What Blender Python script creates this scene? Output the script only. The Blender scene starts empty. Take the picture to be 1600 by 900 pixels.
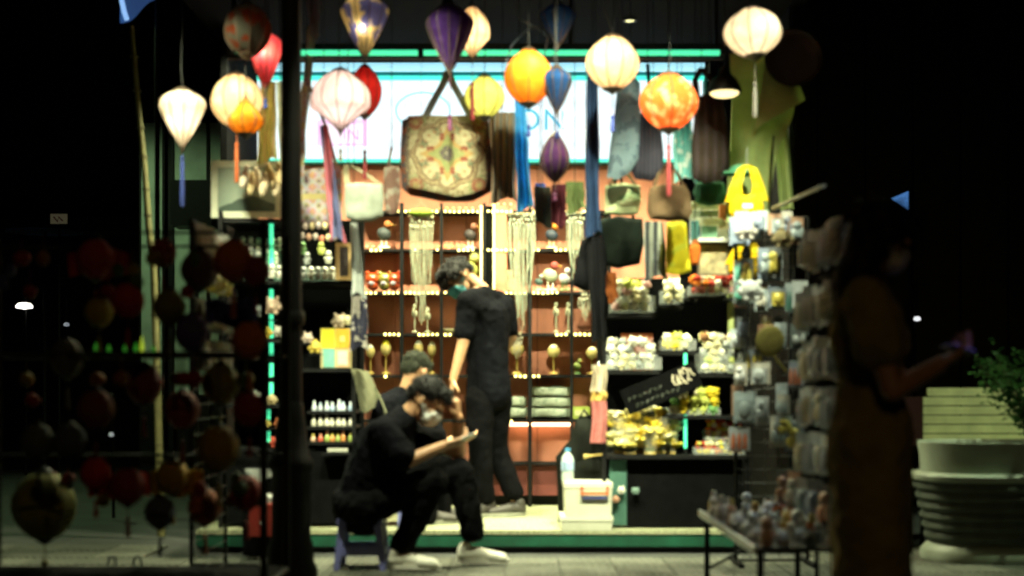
import bpy, bmesh, math, random
from mathutils import Vector, Matrix, noise
random.seed(7)
R = math.radians
PI = math.pi
scene = bpy.context.scene
COL = scene.collection

# ------------------------------------------------------------------ camera
F = 2000.0                       # focal length in photo pixels (1600 wide)
CAM_H = 1.0
cam_d = bpy.data.cameras.new('camera')
cam_d.sensor_width = 36.0
cam_d.lens = 45.0
cam_d.shift_y = 150.0 / 1600.0
cam_d.clip_end = 400
cam_d.dof.use_dof = True
cam_d.dof.focus_distance = 24.0
cam_d.dof.aperture_fstop = 1.4
cam = bpy.data.objects.new('camera', cam_d)
cam.location = (0, 0, CAM_H)
cam.rotation_euler = (R(90), 0, 0)
COL.objects.link(cam)
scene.camera = cam

# ------------------------------------------------------------------ night sky
world = bpy.data.worlds.new('World')
scene.world = world
world.use_nodes = True
wn = world.node_tree
bgn = wn.nodes['Background']
sky = wn.nodes.new('ShaderNodeTexSky')
sky.sky_type = 'NISHITA'
sky.sun_disc = False
sky.sun_elevation = R(-7)
sky.sun_rotation = R(200)
wn.links.new(sky.outputs[0], bgn.inputs[0])
bgn.inputs[1].default_value = 0.10

# ------------------------------------------------------------------ exposure and render
vs = scene.view_settings
scene.display_settings.display_device = 'sRGB'
vs.view_transform = 'Standard'
vs.look = 'None'
vs.exposure = 1.1
vs.gamma = 1.0
vs.use_curve_mapping = False
scene.cycles.use_denoising = True
scene.cycles.max_bounces = 8
scene.cycles.diffuse_bounces = 4
scene.cycles.sample_clamp_indirect = 4.0
scene.cycles.caustics_reflective = False
scene.cycles.caustics_refractive = False

# light levels that are tuned together
PENDANT = 1.0
TRACK = 275.0
CEIL = 190.0
LANTERN = .21
SIGN = .58

# ------------------------------------------------------------------ helpers
def P(px, py, Y):
    return Vector(((px - 800) * Y / F, Y, CAM_H + (600 - py) * Y / F))
def S(Y):
    return Y / F

def tag(o, label=None, cat=None, group=None, kind=None):
    if label: o['label'] = label
    if cat: o['category'] = cat
    if group: o['group'] = group
    if kind: o['kind'] = kind
    return o

def thing(name, loc, label, cat, group=None, rotz=0.0):
    o = bpy.data.objects.new(name, None)
    o.empty_display_size = 0.1
    o.location = loc
    o.rotation_euler = (0, 0, rotz)
    COL.objects.link(o)
    return tag(o, label, cat, group)

def copy_tree(o, parent=None):
    c = o.copy()
    COL.objects.link(c)
    c.parent = parent
    for ch in list(o.children):
        copy_tree(ch, c)
    return c

class MB:
    """collects simple shapes into one mesh"""
    def __init__(s):
        s.v = []; s.f = []; s.T = Matrix.Identity(4)
    def add(s, vs, fs):
        b = len(s.v)
        s.v += [s.T @ Vector(p) for p in vs]
        s.f += [tuple(b + i for i in q) for q in fs]
        return s
    def box(s, c, d, rot=None):
        x, y, z = d[0] / 2, d[1] / 2, d[2] / 2
        pts = [Vector((i * x, j * y, k * z)) for i in (-1, 1) for j in (-1, 1) for k in (-1, 1)]
        if rot is not None:
            pts = [rot @ p for p in pts]
        c = Vector(c)
        return s.add([p + c for p in pts],
                     [(0, 1, 3, 2), (4, 6, 7, 5), (0, 4, 5, 1), (2, 3, 7, 6), (0, 2, 6, 4), (1, 5, 7, 3)])
    def bbox(s, x0, x1, y0, y1, z0, z1):
        return s.box(((x0 + x1) / 2, (y0 + y1) / 2, (z0 + z1) / 2), (x1 - x0, y1 - y0, z1 - z0))
    def tube(s, pts, r, n=8, cap=True):
        pts = [Vector(p) for p in pts]
        rs = r if isinstance(r, (list, tuple)) else [r] * len(pts)
        vs, fs = [], []
        prev = None
        for i, p in enumerate(pts):
            if i == 0: t = pts[1] - p
            elif i == len(pts) - 1: t = p - pts[i - 1]
            else: t = pts[i + 1] - pts[i - 1]
            if t.length < 1e-9: t = Vector((0, 0, 1))
            t.normalize()
            if prev is None:
                a = Vector((0, 0, 1)) if abs(t.z) < .9 else Vector((1, 0, 0))
                u = t.cross(a).normalized()
            else:
                u = (prev - t * prev.dot(t))
                u = u.normalized() if u.length > 1e-6 else t.orthogonal().normalized()
            prev = u
            w = t.cross(u)
            for k in range(n):
                a = 2 * PI * k / n
                vs.append(p + (u * math.cos(a) + w * math.sin(a)) * rs[i])
        for i in range(len(pts) - 1):
            for k in range(n):
                k2 = (k + 1) % n
                fs.append((i * n + k, i * n + k2, (i + 1) * n + k2, (i + 1) * n + k))
        if cap:
            fs.append(tuple(range(n - 1, -1, -1)))
            m = (len(pts) - 1) * n
            fs.append(tuple(range(m, m + n)))
        return s.add(vs, fs)
    def lathe(s, prof, n=24, c=(0, 0, 0), fr=None):
        """prof: list of (radius, z); fr(theta, i) scales the radius"""
        c = Vector(c); vs, fs = [], []
        for i, (r, z) in enumerate(prof):
            for k in range(n):
                a = 2 * PI * k / n
                q = r * (fr(a, i) if fr else 1)
                vs.append(c + Vector((q * math.cos(a), q * math.sin(a), z)))
        for i in range(len(prof) - 1):
            for k in range(n):
                k2 = (k + 1) % n
                fs.append((i * n + k, i * n + k2, (i + 1) * n + k2, (i + 1) * n + k))
        if prof[0][0] > 1e-4: fs.append(tuple(range(n - 1, -1, -1)))
        if prof[-1][0] > 1e-4:
            m = (len(prof) - 1) * n
            fs.append(tuple(range(m, m + n)))
        return s.add(vs, fs)
    def ball(s, c, r, seg=10, rings=6, rot=None):
        if not isinstance(r, (tuple, list)): r = (r, r, r)
        c = Vector(c); vs, fs = [], []
        vs.append(Vector((0, 0, -r[2])))
        for i in range(1, rings):
            t = PI * i / rings
            for k in range(seg):
                a = 2 * PI * k / seg
                vs.append(Vector((r[0] * math.sin(t) * math.cos(a), r[1] * math.sin(t) * math.sin(a), -r[2] * math.cos(t))))
        vs.append(Vector((0, 0, r[2])))
        for k in range(seg):
            k2 = (k + 1) % seg
            fs.append((0, 1 + k2, 1 + k))
            for i in range(rings - 2):
                b = 1 + i * seg
                fs.append((b + k, b + k2, b + seg + k2, b + seg + k))
            fs.append((len(vs) - 1, len(vs) - 1 - seg + k, len(vs) - 1 - seg + k2))
        if rot is not None: vs = [rot @ p for p in vs]
        return s.add([p + c for p in vs], fs)
    def ribbon(s, pts, w, th=.004, wdir=(1, 0, 0)):
        """flat strap of width w and thickness th along pts"""
        pts = [Vector(p) for p in pts]; wd = Vector(wdir).normalized()
        vs, fs = [], []
        for i, p in enumerate(pts):
            t = (pts[min(i + 1, len(pts) - 1)] - pts[max(i - 1, 0)]).normalized()
            n = t.cross(wd)
            n = n.normalized() if n.length > 1e-5 else Vector((0, 1, 0))
            ww = w[i] if isinstance(w, (list, tuple)) else w
            for a, b in ((-1, -1), (1, -1), (1, 1), (-1, 1)):
                vs.append(p + wd * (a * ww / 2) + n * (b * th / 2))
        for i in range(len(pts) - 1):
            for k in range(4):
                k2 = (k + 1) % 4
                fs.append((i * 4 + k, i * 4 + k2, i * 4 + 4 + k2, i * 4 + 4 + k))
        fs.append((3, 2, 1, 0)); m = len(vs) - 4
        fs.append((m, m + 1, m + 2, m + 3))
        return s.add(vs, fs)
    def sheet(s, fn, nu, nv, th=.004):
        """closed thin sheet: fn(u,v)->Vector, thickness along the sheet's normal"""
        g = [[Vector(fn(i / nu, j / nv)) for j in range(nv + 1)] for i in range(nu + 1)]
        fr, bk = [], []
        for i in range(nu + 1):
            for j in range(nv + 1):
                du = g[min(i + 1, nu)][j] - g[max(i - 1, 0)][j]
                dv = g[i][min(j + 1, nv)] - g[i][max(j - 1, 0)]
                n = du.cross(dv)
                n = n.normalized() if n.length > 1e-9 else Vector((0, 1, 0))
                fr.append(g[i][j] + n * th / 2); bk.append(g[i][j] - n * th / 2)
        W = nv + 1; K = len(fr); fs = []
        for i in range(nu):
            for j in range(nv):
                a, b, c, d = i * W + j, (i + 1) * W + j, (i + 1) * W + j + 1, i * W + j + 1
                fs.append((a, b, c, d)); fs.append((K + d, K + c, K + b, K + a))
        for i in range(nu):
            a, b = i * W, (i + 1) * W
            fs.append((a, K + a, K + b, b))
            a, b = i * W + nv, (i + 1) * W + nv
            fs.append((b, K + b, K + a, a))
        for j in range(nv):
            a, b = j, j + 1
            fs.append((b, K + b, K + a, a))
            a, b = nu * W + j, nu * W + j + 1
            fs.append((a, K + a, K + b, b))
        return s.add(fr + bk, fs)
    def pillow(s, outline, depth, c=(0, 0, 0), rings=5, sag=0.0, flat=.5):
        """puffed closed panel in the xz plane: outline = list of (x,z), depth = full thickness"""
        c = Vector(c); n = len(outline)
        mx = sum(p[0] for p in outline) / n; mz = sum(p[1] for p in outline) / n
        vs, fs = [], []
        for side in (-1, 1):
            base = len(vs)
            for i in range(rings):
                t = 1 - i / rings
                d = depth / 2 * (1 - t ** 4) ** flat
                for (x, z) in outline:
                    q = d * (1 + sag * ((mz - (mz + (z - mz) * t)) / max(1e-4, abs(mz - outline[0][1]) + .1)))
                    vs.append(c + Vector((mx + (x - mx) * t, side * q, mz + (z - mz) * t)))
            vs.append(c + Vector((mx, side * depth / 2, mz)))
            cc = len(vs) - 1
            for i in range(rings - 1):
                for k in range(n):
                    k2 = (k + 1) % n
                    q = (base + i * n + k, base + i * n + k2, base + (i + 1) * n + k2, base + (i + 1) * n + k)
                    fs.append(q if side < 0 else q[::-1])
            for k in range(n):
                k2 = (k + 1) % n
                q = (base + (rings - 1) * n + k, base + (rings - 1) * n + k2, cc)
                fs.append(q if side < 0 else q[::-1])
        b2 = rings * n + 1
        for k in range(n):
            k2 = (k + 1) % n
            fs.append((k, b2 + k, b2 + k2, k2))
        return s.add(vs, fs)
    def mesh(s, name, m=None, smooth=True):
        me = bpy.data.meshes.new(name)
        me.from_pydata([tuple(p) for p in s.v], [], s.f)
        if m is not None: me.materials.append(m)
        if smooth and me.polygons:
            me.polygons.foreach_set('use_smooth', [True] * len(me.polygons))
            try: me.set_sharp_from_angle(angle=R(42))
            except Exception: pass
        me.validate(); me.update()
        return me
    def build(s, name, m, parent=None, loc=None, smooth=True, color=None):
        o = bpy.data.objects.new(name, s.mesh(name, m, smooth))
        COL.objects.link(o)
        if parent is not None: o.parent = parent
        if loc is not None: o.location = loc
        if color is not None: o.color = (*color, 1)
        return o

def inst(me, name, loc, parent=None, rot=(0, 0, 0), scale=(1, 1, 1), color=None):
    o = bpy.data.objects.new(name, me)
    COL.objects.link(o)
    o.location = loc; o.rotation_euler = rot; o.scale = scale
    if parent is not None: o.parent = parent
    if color is not None: o.color = (*color, 1)
    return o

# ------------------------------------------------------------------ materials
class NT:
    def __init__(s, name):
        s.m = bpy.data.materials.new(name); s.m.use_nodes = True
        s.t = s.m.node_tree; s.b = s.t.nodes['Principled BSDF']; s.out = s.t.nodes['Material Output']
    def n(s, k): return s.t.nodes.new(k)
    def link(s, a, b): s.t.links.new(a, b)
    def put(s, sock, v):
        if isinstance(v, bpy.types.NodeSocket): s.link(v, sock)
        else: sock.default_value = v
    def math(s, op, a, b=0.0, c=None):
        q = s.n('ShaderNodeMath'); q.operation = op
        s.put(q.inputs[0], a); s.put(q.inputs[1], b)
        if c is not None: s.put(q.inputs[2], c)
        return q.outputs[0]
    def mix(s, f, a, b):
        q = s.n('ShaderNodeMix'); q.data_type = 'RGBA'
        s.put(q.inputs[0], f)
        s.put(q.inputs[6], (*a, 1) if isinstance(a, tuple) and len(a) == 3 else a)
        s.put(q.inputs[7], (*b, 1) if isinstance(b, tuple) and len(b) == 3 else b)
        return q.outputs[2]
    def obj(s):
        q = s.n('ShaderNodeTexCoord'); x = s.n('ShaderNodeSeparateXYZ')
        s.link(q.outputs['Object'], x.inputs[0])
        return q.outputs['Object'], x.outputs[0], x.outputs[1], x.outputs[2]
    def noise(s, vec, scale, detail=3, rough=.55):
        q = s.n('ShaderNodeTexNoise'); s.put(q.inputs['Vector'], vec)
        q.inputs['Scale'].default_value = scale; q.inputs['Detail'].default_value = detail
        q.inputs['Roughness'].default_value = rough
        return q.outputs['Fac']
    def ramp(s, f, stops):
        q = s.n('ShaderNodeValToRGB'); s.put(q.inputs[0], f)
        el = q.color_ramp.elements
        while len(el) < len(stops): el.new(.5)
        for e, (p, c) in zip(el, stops):
            e.position = p; e.color = (*c, 1) if len(c) == 3 else c
        return q.outputs[0]
    def bump(s, h, strength, dist=.01):
        q = s.n('ShaderNodeBump'); q.inputs['Strength'].default_value = strength
        q.inputs['Distance'].default_value = dist
        s.link(h, q.inputs['Height']); s.link(q.outputs[0], s.b.inputs['Normal'])
    def box2(s, a, lo, hi, soft=.0):
        return s.math('MULTIPLY', s.math('GREATER_THAN', a, lo), s.math('LESS_THAN', a, hi))

_mats = {}
def mat(name, rgb, rough=.6, var=.18, scale=14, metal=0.0, bump=.15, bscale=None, spec=.5, trans=0.0, alpha=1.0):
    if name in _mats: return _mats[name]
    t = NT(name); vec, _, _, _ = t.obj()
    f = t.noise(vec, scale, 4)
    lo = tuple(c * (1 - var) for c in rgb); hi = tuple(min(1, c * (1 + var)) for c in rgb)
    t.link(t.ramp(f, [(.3, lo), (.72, hi)]), t.b.inputs['Base Color'])
    t.b.inputs['Roughness'].default_value = rough
    t.b.inputs['Metallic'].default_value = metal
    t.b.inputs['Specular IOR Level'].default_value = spec
    if trans: t.b.inputs['Transmission Weight'].default_value = trans
    if alpha < 1: t.b.inputs['Alpha'].default_value = alpha
    if bump: t.bump(t.noise(vec, bscale or scale * 5, 3), bump, .004)
    _mats[name] = t.m
    return t.m

def glow(name, rgb, strength):
    """surface that gives off light (tubes, bulbs, light panels)"""
    if name in _mats: return _mats[name]
    t = NT(name)
    t.b.inputs['Base Color'].default_value = (*[min(.8, c) for c in rgb], 1)
    t.b.inputs['Roughness'].default_value = .4
    t.b.inputs['Emission Color'].default_value = (*rgb, 1)
    t.b.inputs['Emission Strength'].default_value = strength
    _mats[name] = t.m
    return t.m

def tinted(name, rough=.6, var=.25, scale=25, bump=.15, spec=.4, gloss=0.0):
    """colour comes from the object it is on"""
    if name in _mats: return _mats[name]
    t = NT(name); vec, _, _, _ = t.obj()
    oi = t.n('ShaderNodeObjectInfo')
    f = t.ramp(t.noise(vec, scale, 4), [(.3, (1 - var,) * 3), (.7, (1, 1, 1))])
    q = t.n('ShaderNodeMix'); q.data_type = 'RGBA'; q.blend_type = 'MULTIPLY'
    q.inputs[0].default_value = 1
    t.link(oi.outputs['Color'], q.inputs[6]); t.link(f, q.inputs[7])
    t.link(q.outputs[2], t.b.inputs['Base Color'])
    t.b.inputs['Roughness'].default_value = rough
    t.b.inputs['Specular IOR Level'].default_value = spec
    t.b.inputs['Coat Weight'].default_value = gloss
    if bump: t.bump(t.noise(vec, scale * 4, 3), bump, .004)
    _mats[name] = t.m
    return t.m

def glassy(name, rgb, rough=.12, alpha=.25):
    """thin clear plastic or glass"""
    if name in _mats: return _mats[name]
    t = NT(name)
    tr = t.n('ShaderNodeBsdfTransparent'); tr.inputs[0].default_value = (*rgb, 1)
    gl = t.n('ShaderNodeBsdfPrincipled')
    gl.inputs['Base Color'].default_value = (*rgb, 1); gl.inputs['Roughness'].default_value = rough
    mx = t.n('ShaderNodeMixShader'); mx.inputs[0].default_value = alpha
    t.link(tr.outputs[0], mx.inputs[1]); t.link(gl.outputs[0], mx.inputs[2])
    t.link(mx.outputs[0], t.out.inputs[0])
    _mats[name] = t.m
    return t.m

def silk(name, rgb, rgb2=None, trans=.72, pscale=14, contrast=(.45, .58), vor=False):
    """lantern silk: lets the bulb inside shine through"""
    if name in _mats: return _mats[name]
    t = NT(name); vec, _, _, z = t.obj()
    if vor:
        q = t.n('ShaderNodeTexVoronoi'); q.inputs['Scale'].default_value = pscale; t.link(vec, q.inputs['Vector'])
        f = t.math('ADD', q.outputs['Distance'], t.math('MULTIPLY', t.noise(vec, pscale * 2), .25))
    else:
        f = t.noise(vec, pscale, 4)
    b = rgb2 or tuple(c * .8 for c in rgb)
    c = t.ramp(f, [(contrast[0], b), (contrast[1], rgb)])
    d = t.n('ShaderNodeBsdfDiffuse'); tl = t.n('ShaderNodeBsdfTranslucent')
    t.link(c, d.inputs[0]); t.link(c, tl.inputs[0])
    mx = t.n('ShaderNodeMixShader'); mx.inputs[0].default_value = trans
    t.link(d.outputs[0], mx.inputs[1]); t.link(tl.outputs[0], mx.inputs[2])
    t.link(mx.outputs[0], t.out.inputs[0])
    _mats[name] = t.m
    return t.m

def cloth(name, rgb, rgb2=None, stripes=0, var=.2, trans=.25, rough=.9):
    """woven fabric, lets a little light through; optional vertical stripes"""
    if name in _mats: return _mats[name]
    t = NT(name); vec, x, y, z = t.obj()
    f = t.noise(vec, 9, 4)
    c = t.ramp(f, [(.3, tuple(k * (1 - var) for k in rgb)), (.7, tuple(min(1, k * (1 + var)) for k in rgb))])
    if rgb2:
        if stripes:
            w = t.math('SINE', t.math('MULTIPLY', x, stripes))
            w = t.math('ADD', w, t.math('MULTIPLY', t.math('SUBTRACT', f, .5), 1.2))
            msk = t.math('GREATER_THAN', w, 0.1)
        else:
            msk = t.math('GREATER_THAN', t.noise(vec, 16, 3), .54)
        c = t.mix(msk, c, rgb2)
    t.link(c, t.b.inputs['Base Color'])
    t.b.inputs['Roughness'].default_value = rough
    t.b.inputs['Specular IOR Level'].default_value = .06
    t.bump(t.noise(vec, 220, 2), .25, .003)
    if trans:
        tl = t.n('ShaderNodeBsdfTranslucent'); t.link(c, tl.inputs[0])
        mx = t.n('ShaderNodeMixShader'); mx.inputs[0].default_value = trans
        t.link(t.b.outputs[0], mx.inputs[1]); t.link(tl.outputs[0], mx.inputs[2])
        t.link(mx.outputs[0], t.out.inputs[0])
    _mats[name] = t.m
    return t.m

_lab = bpy.data.scenes.new('mesh_workshop')      # empty side scene: evaluates one object without the rest
def to_mesh(o, name):
    """mesh of o with its modifiers; o must be unlinked, it is removed afterwards"""
    _lab.collection.objects.link(o)
    vl = _lab.view_layers[0]; vl.update()
    me = bpy.data.meshes.new_from_object(o.evaluated_get(vl.depsgraph))
    me.name = name
    bpy.data.objects.remove(o)
    return me

BLACK = mat('black_metal', (.005, .005, .0055), .55, .3, spec=.2)
DARKWOOD = mat('black_board', (.003, .0032, .0034), .9, .3, spec=.05)
WHITEP = mat('white_plastic', (.62, .63, .60), .4, .08)
CHROME = mat('wire_metal', (.35, .36, .36), .35, .15, metal=.9)
TINT = tinted('toy_finish')
TGLOSS = tinted('glossy_finish', .28, .15, 18, .05, .6, .3)
TFAB = tinted('fuzzy_finish', .95, .35, 40, .6, .2)
CLEAR = glassy('clear_plastic', (.95, .97, .96), .1, .09)
# ================================================================== THE SETTING
# ------------------------------------------------------------------ pavement and its pavers
pave_m = mat('paving_base', (.035, .037, .034), .85, .3, 3)
pv = MB().box((0, 30, -.03), (160, 120, .02)).build('pavement', pave_m)
tag(pv, 'dark street pavement running under the kiosk', kind='structure')
paver_m = tinted('paver_concrete', .75, .45, 22, .5, .35)
tm = MB()
tm.box((0, 0, -.008), (.294, .294, .022))
for k in range(7):
    tm.box((-.126 + k * .042, 0, .0045), (.024, .284, .005))
paver_me = tm.mesh('paver', paver_m, smooth=False)
nx = 0
for ix in range(-13, 11):
    for iy in range(0, 6):
        x = ix * .3 + .11; y = 6.45 + iy * .3 - .12
        if iy >= 4 and -2.05 < x < 1.9: continue
        g = random.uniform(.095, .155)
        inst(paver_me, 'paver', (x, y, -.006 + random.uniform(-.0015, .0015)), pv,
             rot=(random.uniform(-.003, .003), random.uniform(-.003, .003), random.choice((0, 0, PI))),
             color=(g * .96, g, g * .80))

# ------------------------------------------------------------------ kiosk shell
KX0, KX1, KYF, KYB = -1.9, 1.75, 7.7, 9.55
kiosk = thing('market_kiosk', ((KX0 + KX1) / 2, KYF, 0), 'black open-fronted market kiosk with terracotta back wall and green step', 'kiosk')
def kpart(name, m, *boxes, **kw):
    b = MB()
    for q in boxes: b.bbox(*q)
    b.T = Matrix.Identity(4)
    off = kiosk.location
    b.v = [p - off for p in b.v]
    return b.build(name, m, kw.get('parent', kiosk), smooth=False)
salmon = mat('terracotta_board', (.58, .215, .13), .75, .14, 5, bump=.25, bscale=60)
kpart('platform', mat('platform_board', (.03, .03, .03), .7), (KX0, KX1, KYF + .03, KYB, 0, .095))
kpart('floor_sheet', mat('speckled_floor', (.30, .31, .19), .6, .55, 60, bump=.2), (KX0, KX1, KYF, KYB, .096, .12))
kpart('step_board', mat('green_step_paint', (.005, .062, .034), .5, .3, 8), (KX0, KX1, KYF + .006, KYF + .03, .022, .092))
for i in range(7):                      # back wall boards
    w = (KX1 - KX0) / 7
    if i == 6: continue
    kpart('wall_board', salmon, (KX0 + i * w + .002, KX0 + (i + 1) * w - .002, 9.37, 9.41, .12, 2.60))
kpart('back_wall', DARKWOOD, (KX0, KX1, KYB + .002, KYB + .05, .12, 3.33))
kpart('side_wall', DARKWOOD, (KX0, KX0 + .04, 8.35, KYB - .045, .12, 3.33))
kpart('side_wall', DARKWOOD, (KX1 - .04, KX1, 7.9, KYB - .045, .12, 3.33))
kpart('ceiling', mat('ceiling_black', (.0025, .0025, .003), .9, spec=.05), (KX0 - .1, KX1 + .05, 6.6, KYB + .05, 3.335, 3.40))
kpart('fascia', BLACK, (KX0 - .1, KX1 + .05, 6.55, 6.598, 3.32, 3.7))
kpart('roof', BLACK, (KX0 - .15, KX1 + .1, 6.5, KYB + .1, 3.702, 3.76))
kpart('header_board', mat('teal_header', (.02, .28, .33), .5), (KX0 + .04, 1.45, 9.40, 9.45, 3.236, 3.333))
kpart('tube_beam', BLACK, (-1.70, 1.26, 7.63, 7.67, 2.94, 3.03))
for x in (-1.66, 0.35, 1.22):
    kpart('beam_hanger', BLACK, (x - .012, x + .012, 7.64, 7.66, 3.03, 3.334))
kpart('skirting', BLACK, (KX0 + .041, KX1 - .041, 9.345, 9.368, .121, .19))

# ------------------------------------------------------------------ lightbox sign at the back
def sign_light():
    t = NT('sign_panel_light'); vec, x, y, z = t.obj()
    tubes = t.math('MULTIPLY', t.math('SINE', t.math('MULTIPLY', z, 42)), .05)      # lamps behind the acrylic
    joint = t.math('LESS_THAN', t.math('ABSOLUTE', t.math('SUBTRACT', t.math('FRACT', t.math('MULTIPLY', x, .92)), .5)), .004)
    st = t.math('ADD', t.math('ADD', SIGN, tubes), t.math('MULTIPLY', t.math('SUBTRACT', t.noise(vec, 2.5, 2), .5), .25))
    st = t.math('MULTIPLY', st, t.math('SUBTRACT', 1.0, t.math('MULTIPLY', joint, .25)))
    t.b.inputs['Base Color'].default_value = (.7, .75, .8, 1); t.b.inputs['Roughness'].default_value = .3
    t.b.inputs['Emission Color'].default_value = (.82, .95, 1.0, 1); t.link(st, t.b.inputs['Emission Strength'])
    return t.m
SY = 9.40
lb = thing('lightbox_sign', P(750, 252, SY), 'wide white glowing lightbox sign above the back shelves', 'sign')
def rel(o, px, py, Y): return P(px, py, Y) - o.location
def rect(mb, o, x0, y0, x1, y1, Y, th, dy=0.0):
    a = rel(o, x0, y1, Y); b = rel(o, x1, y0, Y)
    mb.bbox(a.x, b.x, a.y - th + dy, a.y + dy, a.z, b.z); return mb
rect(MB(), lb, 404, 129, 1096, 250, SY, .06).build('panel', sign_light(), lb, smooth=False)
edge_m = glow('sign_edge_light', (.08, .85, .62), .5)
rect(MB(), lb, 402, 122, 1098, 128, SY, .075).build('edge_light', edge_m, lb, smooth=False)
rect(MB(), lb, 402, 251, 1098, 256, SY, .075).build('edge_light', edge_m, lb, smooth=False)
fb = MB()
rect(fb, lb, 398, 120, 402, 258, SY, .08); rect(fb, lb, 1098, 120, 1102, 258, SY, .08); rect(fb, lb, 402, 256.6, 1098, 259.5, SY, .08)
fb.build('sign_frame', mat('teal_trim', (.02, .16, .14), .5), lb, smooth=False)
rect(MB(), lb, 497, 190, 576, 231, SY, .004, -.062).build('pink_panel', glow('sign_pink_light', (.95, .60, .92), .55), lb, smooth=False)
rect(MB(), lb, 505, 197, 568, 226, SY, .003, -.067).build('white_panel', glow('sign_inner_light', (.98, .82, .96), .6), lb, smooth=False)

def letters(txt, o, px, py, hpx, Y, m, name='letter', dy=-.064, ext=.002, gap=1.0):
    """each character a mesh child of o, baseline at py"""
    x = px
    for ch in txt:
        if ch == ' ':
            x += hpx * .4; continue
        cu = bpy.data.curves.new('letter', 'FONT'); cu.body = ch
        cu.size = hpx * S(Y) / .70; cu.extrude = ext
        tmp = bpy.data.objects.new('tmp', cu)
        me = to_mesh(tmp, name)
        me.materials.append(m)
        c = bpy.data.objects.new(name, me); COL.objects.link(c); c.parent = o
        c.location = rel(o, x, py, Y) + Vector((0, dy, 0)); c.rotation_euler = (R(90), 0, 0)
        w = max(v.co.x for v in me.vertices) if len(me.vertices) else 0
        x += w / S(Y) + hpx * .14 * gap
blue_l = glow('sign_blue_light', (.16, .62, .82), .42)
letters('ON', lb, 806, 206, 33, SY, blue_l)
letters('BOT', lb, 872, 206, 33, SY, glow('sign_pale_light', (.84, .90, .93), .55))
letters('IN', lb, 537, 222, 18, SY, glow('sign_magenta_light', (.9, .45, .85), .5), dy=-.070)
ring = MB()
for rr, m in ((1, 0),):
    pts = [rel(lb, 662 + 42 * math.cos(a), 176 - 28 * math.sin(a), SY) + Vector((0, -.066, 0)) for a in [PI * 2 * k / 28 for k in range(29)]]
    ring.tube(pts, .012, 6)
ring.build('round_emblem', glow('sign_cyan_light', (.45, .86, .95), .5), lb)

# ------------------------------------------------------------------ neon and LED tubes
TEAL = glow('teal_tube_light', (.08, .90, .43), .55)
CYAN = glow('cyan_tube_light', (.40, .83, 1.0), .5)
def tube_light(a, b, r, m, label, group='coloured light tubes', caps=BLACK):
    a, b = Vector(a), Vector(b); d = (b - a).normalized()
    o = thing('tube_light', a, label, 'tube light', group)
    MB().tube([(0, 0, 0), b - a], r, 12).build('tube', m, o)
    for p, s in ((Vector((0, 0, 0)), -1), (b - a, 1)):
        MB().tube([p + d * s * .001, p + d * s * .03], r * 1.25, 12).build('end_cap', caps, o)
    return o
tube_light(P(468, 82.5, 7.60), P(654, 82.5, 7.60), .016, TEAL, 'left green neon tube along the kiosk front beam')
tube_light(P(661, 82.5, 7.60), P(1124, 82.5, 7.60), .016, TEAL, 'long green neon tube along the right of the front beam')
tube_light(P(368, 81, 7.60), P(436, 81, 7.60), .010, TEAL, 'short green neon tube left of the black post')
for k, pts in enumerate(([(800, -30), (812, 30), (840, 44), (856, 58), (850, 90)], [(790, 100), (800, 70), (822, 48), (850, 40), (884, 10)], [(930, -20), (950, 30), (958, 55)])):
    o0 = P(pts[0][0], pts[0][1], 7.1)
    q = MB().tube([P(a, b, 7.1 + .05 * i) - o0 for i, (a, b) in enumerate(pts)], .004, 6).build('power_cable', mat('cable_grey', (.05, .06, .08), .4), None, loc=o0)
    tag(q, ('dark cable sagging above the orange lantern', 'looped cable left of the orange lantern', 'short cable above the cream lantern')[k], 'cable', 'cables between the lanterns')
tube_light(P(404, 105, 9.25), P(1100, 105, 9.25), .032, CYAN, 'pale cyan light tube under the ceiling above the sign')

def led_column(px, segs, Y, r, label):
    """vertical tube seen in pieces: one tube per visible length"""
    for k, (y0, y1) in enumerate(segs):
        tube_light(P(px, y1, Y), P(px, y0, Y), r, TEAL, label[k], 'vertical teal light tubes')
led_column(424, [(312, 338), (344, 434), (452, 528), (536, 560), (566, 590), (596, 626)], 7.94, .013,
           ['teal light tube behind the picture frame by the post', 'teal light tube behind the white beaded dolls',
            'teal light tube under the upper left shelf', 'upper short teal tube left of the black post',
            'middle short teal tube left of the black post', 'lower short teal tube left of the black post'])
led_column(1071, [(552, 572), (648, 700), (722, 812)], 7.86, .010,
           ['short teal tube above the black script sign', 'teal tube beside the yellow wrapped flowers',
            'long teal tube on the dark counter front'])
led_column(420, [(640, 655), (674, 690)], 7.90, .010, ['upper tiny teal tube on the lower left shelves', 'lower tiny teal tube on the lower left shelves'])

# ------------------------------------------------------------------ pendant lamps
def pendant(px, py, Y, label):
    c = P(px, py, Y)
    o = thing('pendant_lamp', c, label, 'lamp', 'pendant lamps in the kiosk')
    MB().lathe([(.094, -.004), (.097, .0), (.090, .03), (.068, .07), (.036, .10), (.022, .14), (.0, .142)], 28).build('shade', BLACK, o)
    MB().lathe([(.0, -.030), (.032, -.028), (.062, -.021), (.078, -.011), (.083, .002), (.0, .004)], 24).build('diffuser', glow('warm_lamp_light', (1.0, .80, .36), PENDANT), o)
    MB().tube([(0, 0, .14), (0, 0, 3.334 - c.z)], .004, 6).build('cord', BLACK, o)
    return o
pendant(1132, 144, 7.25, 'lit pendant lamp in front of the green curtain')
pendant(700, 34, 7.25, 'lit pendant lamp behind the dark purple lantern')

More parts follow.
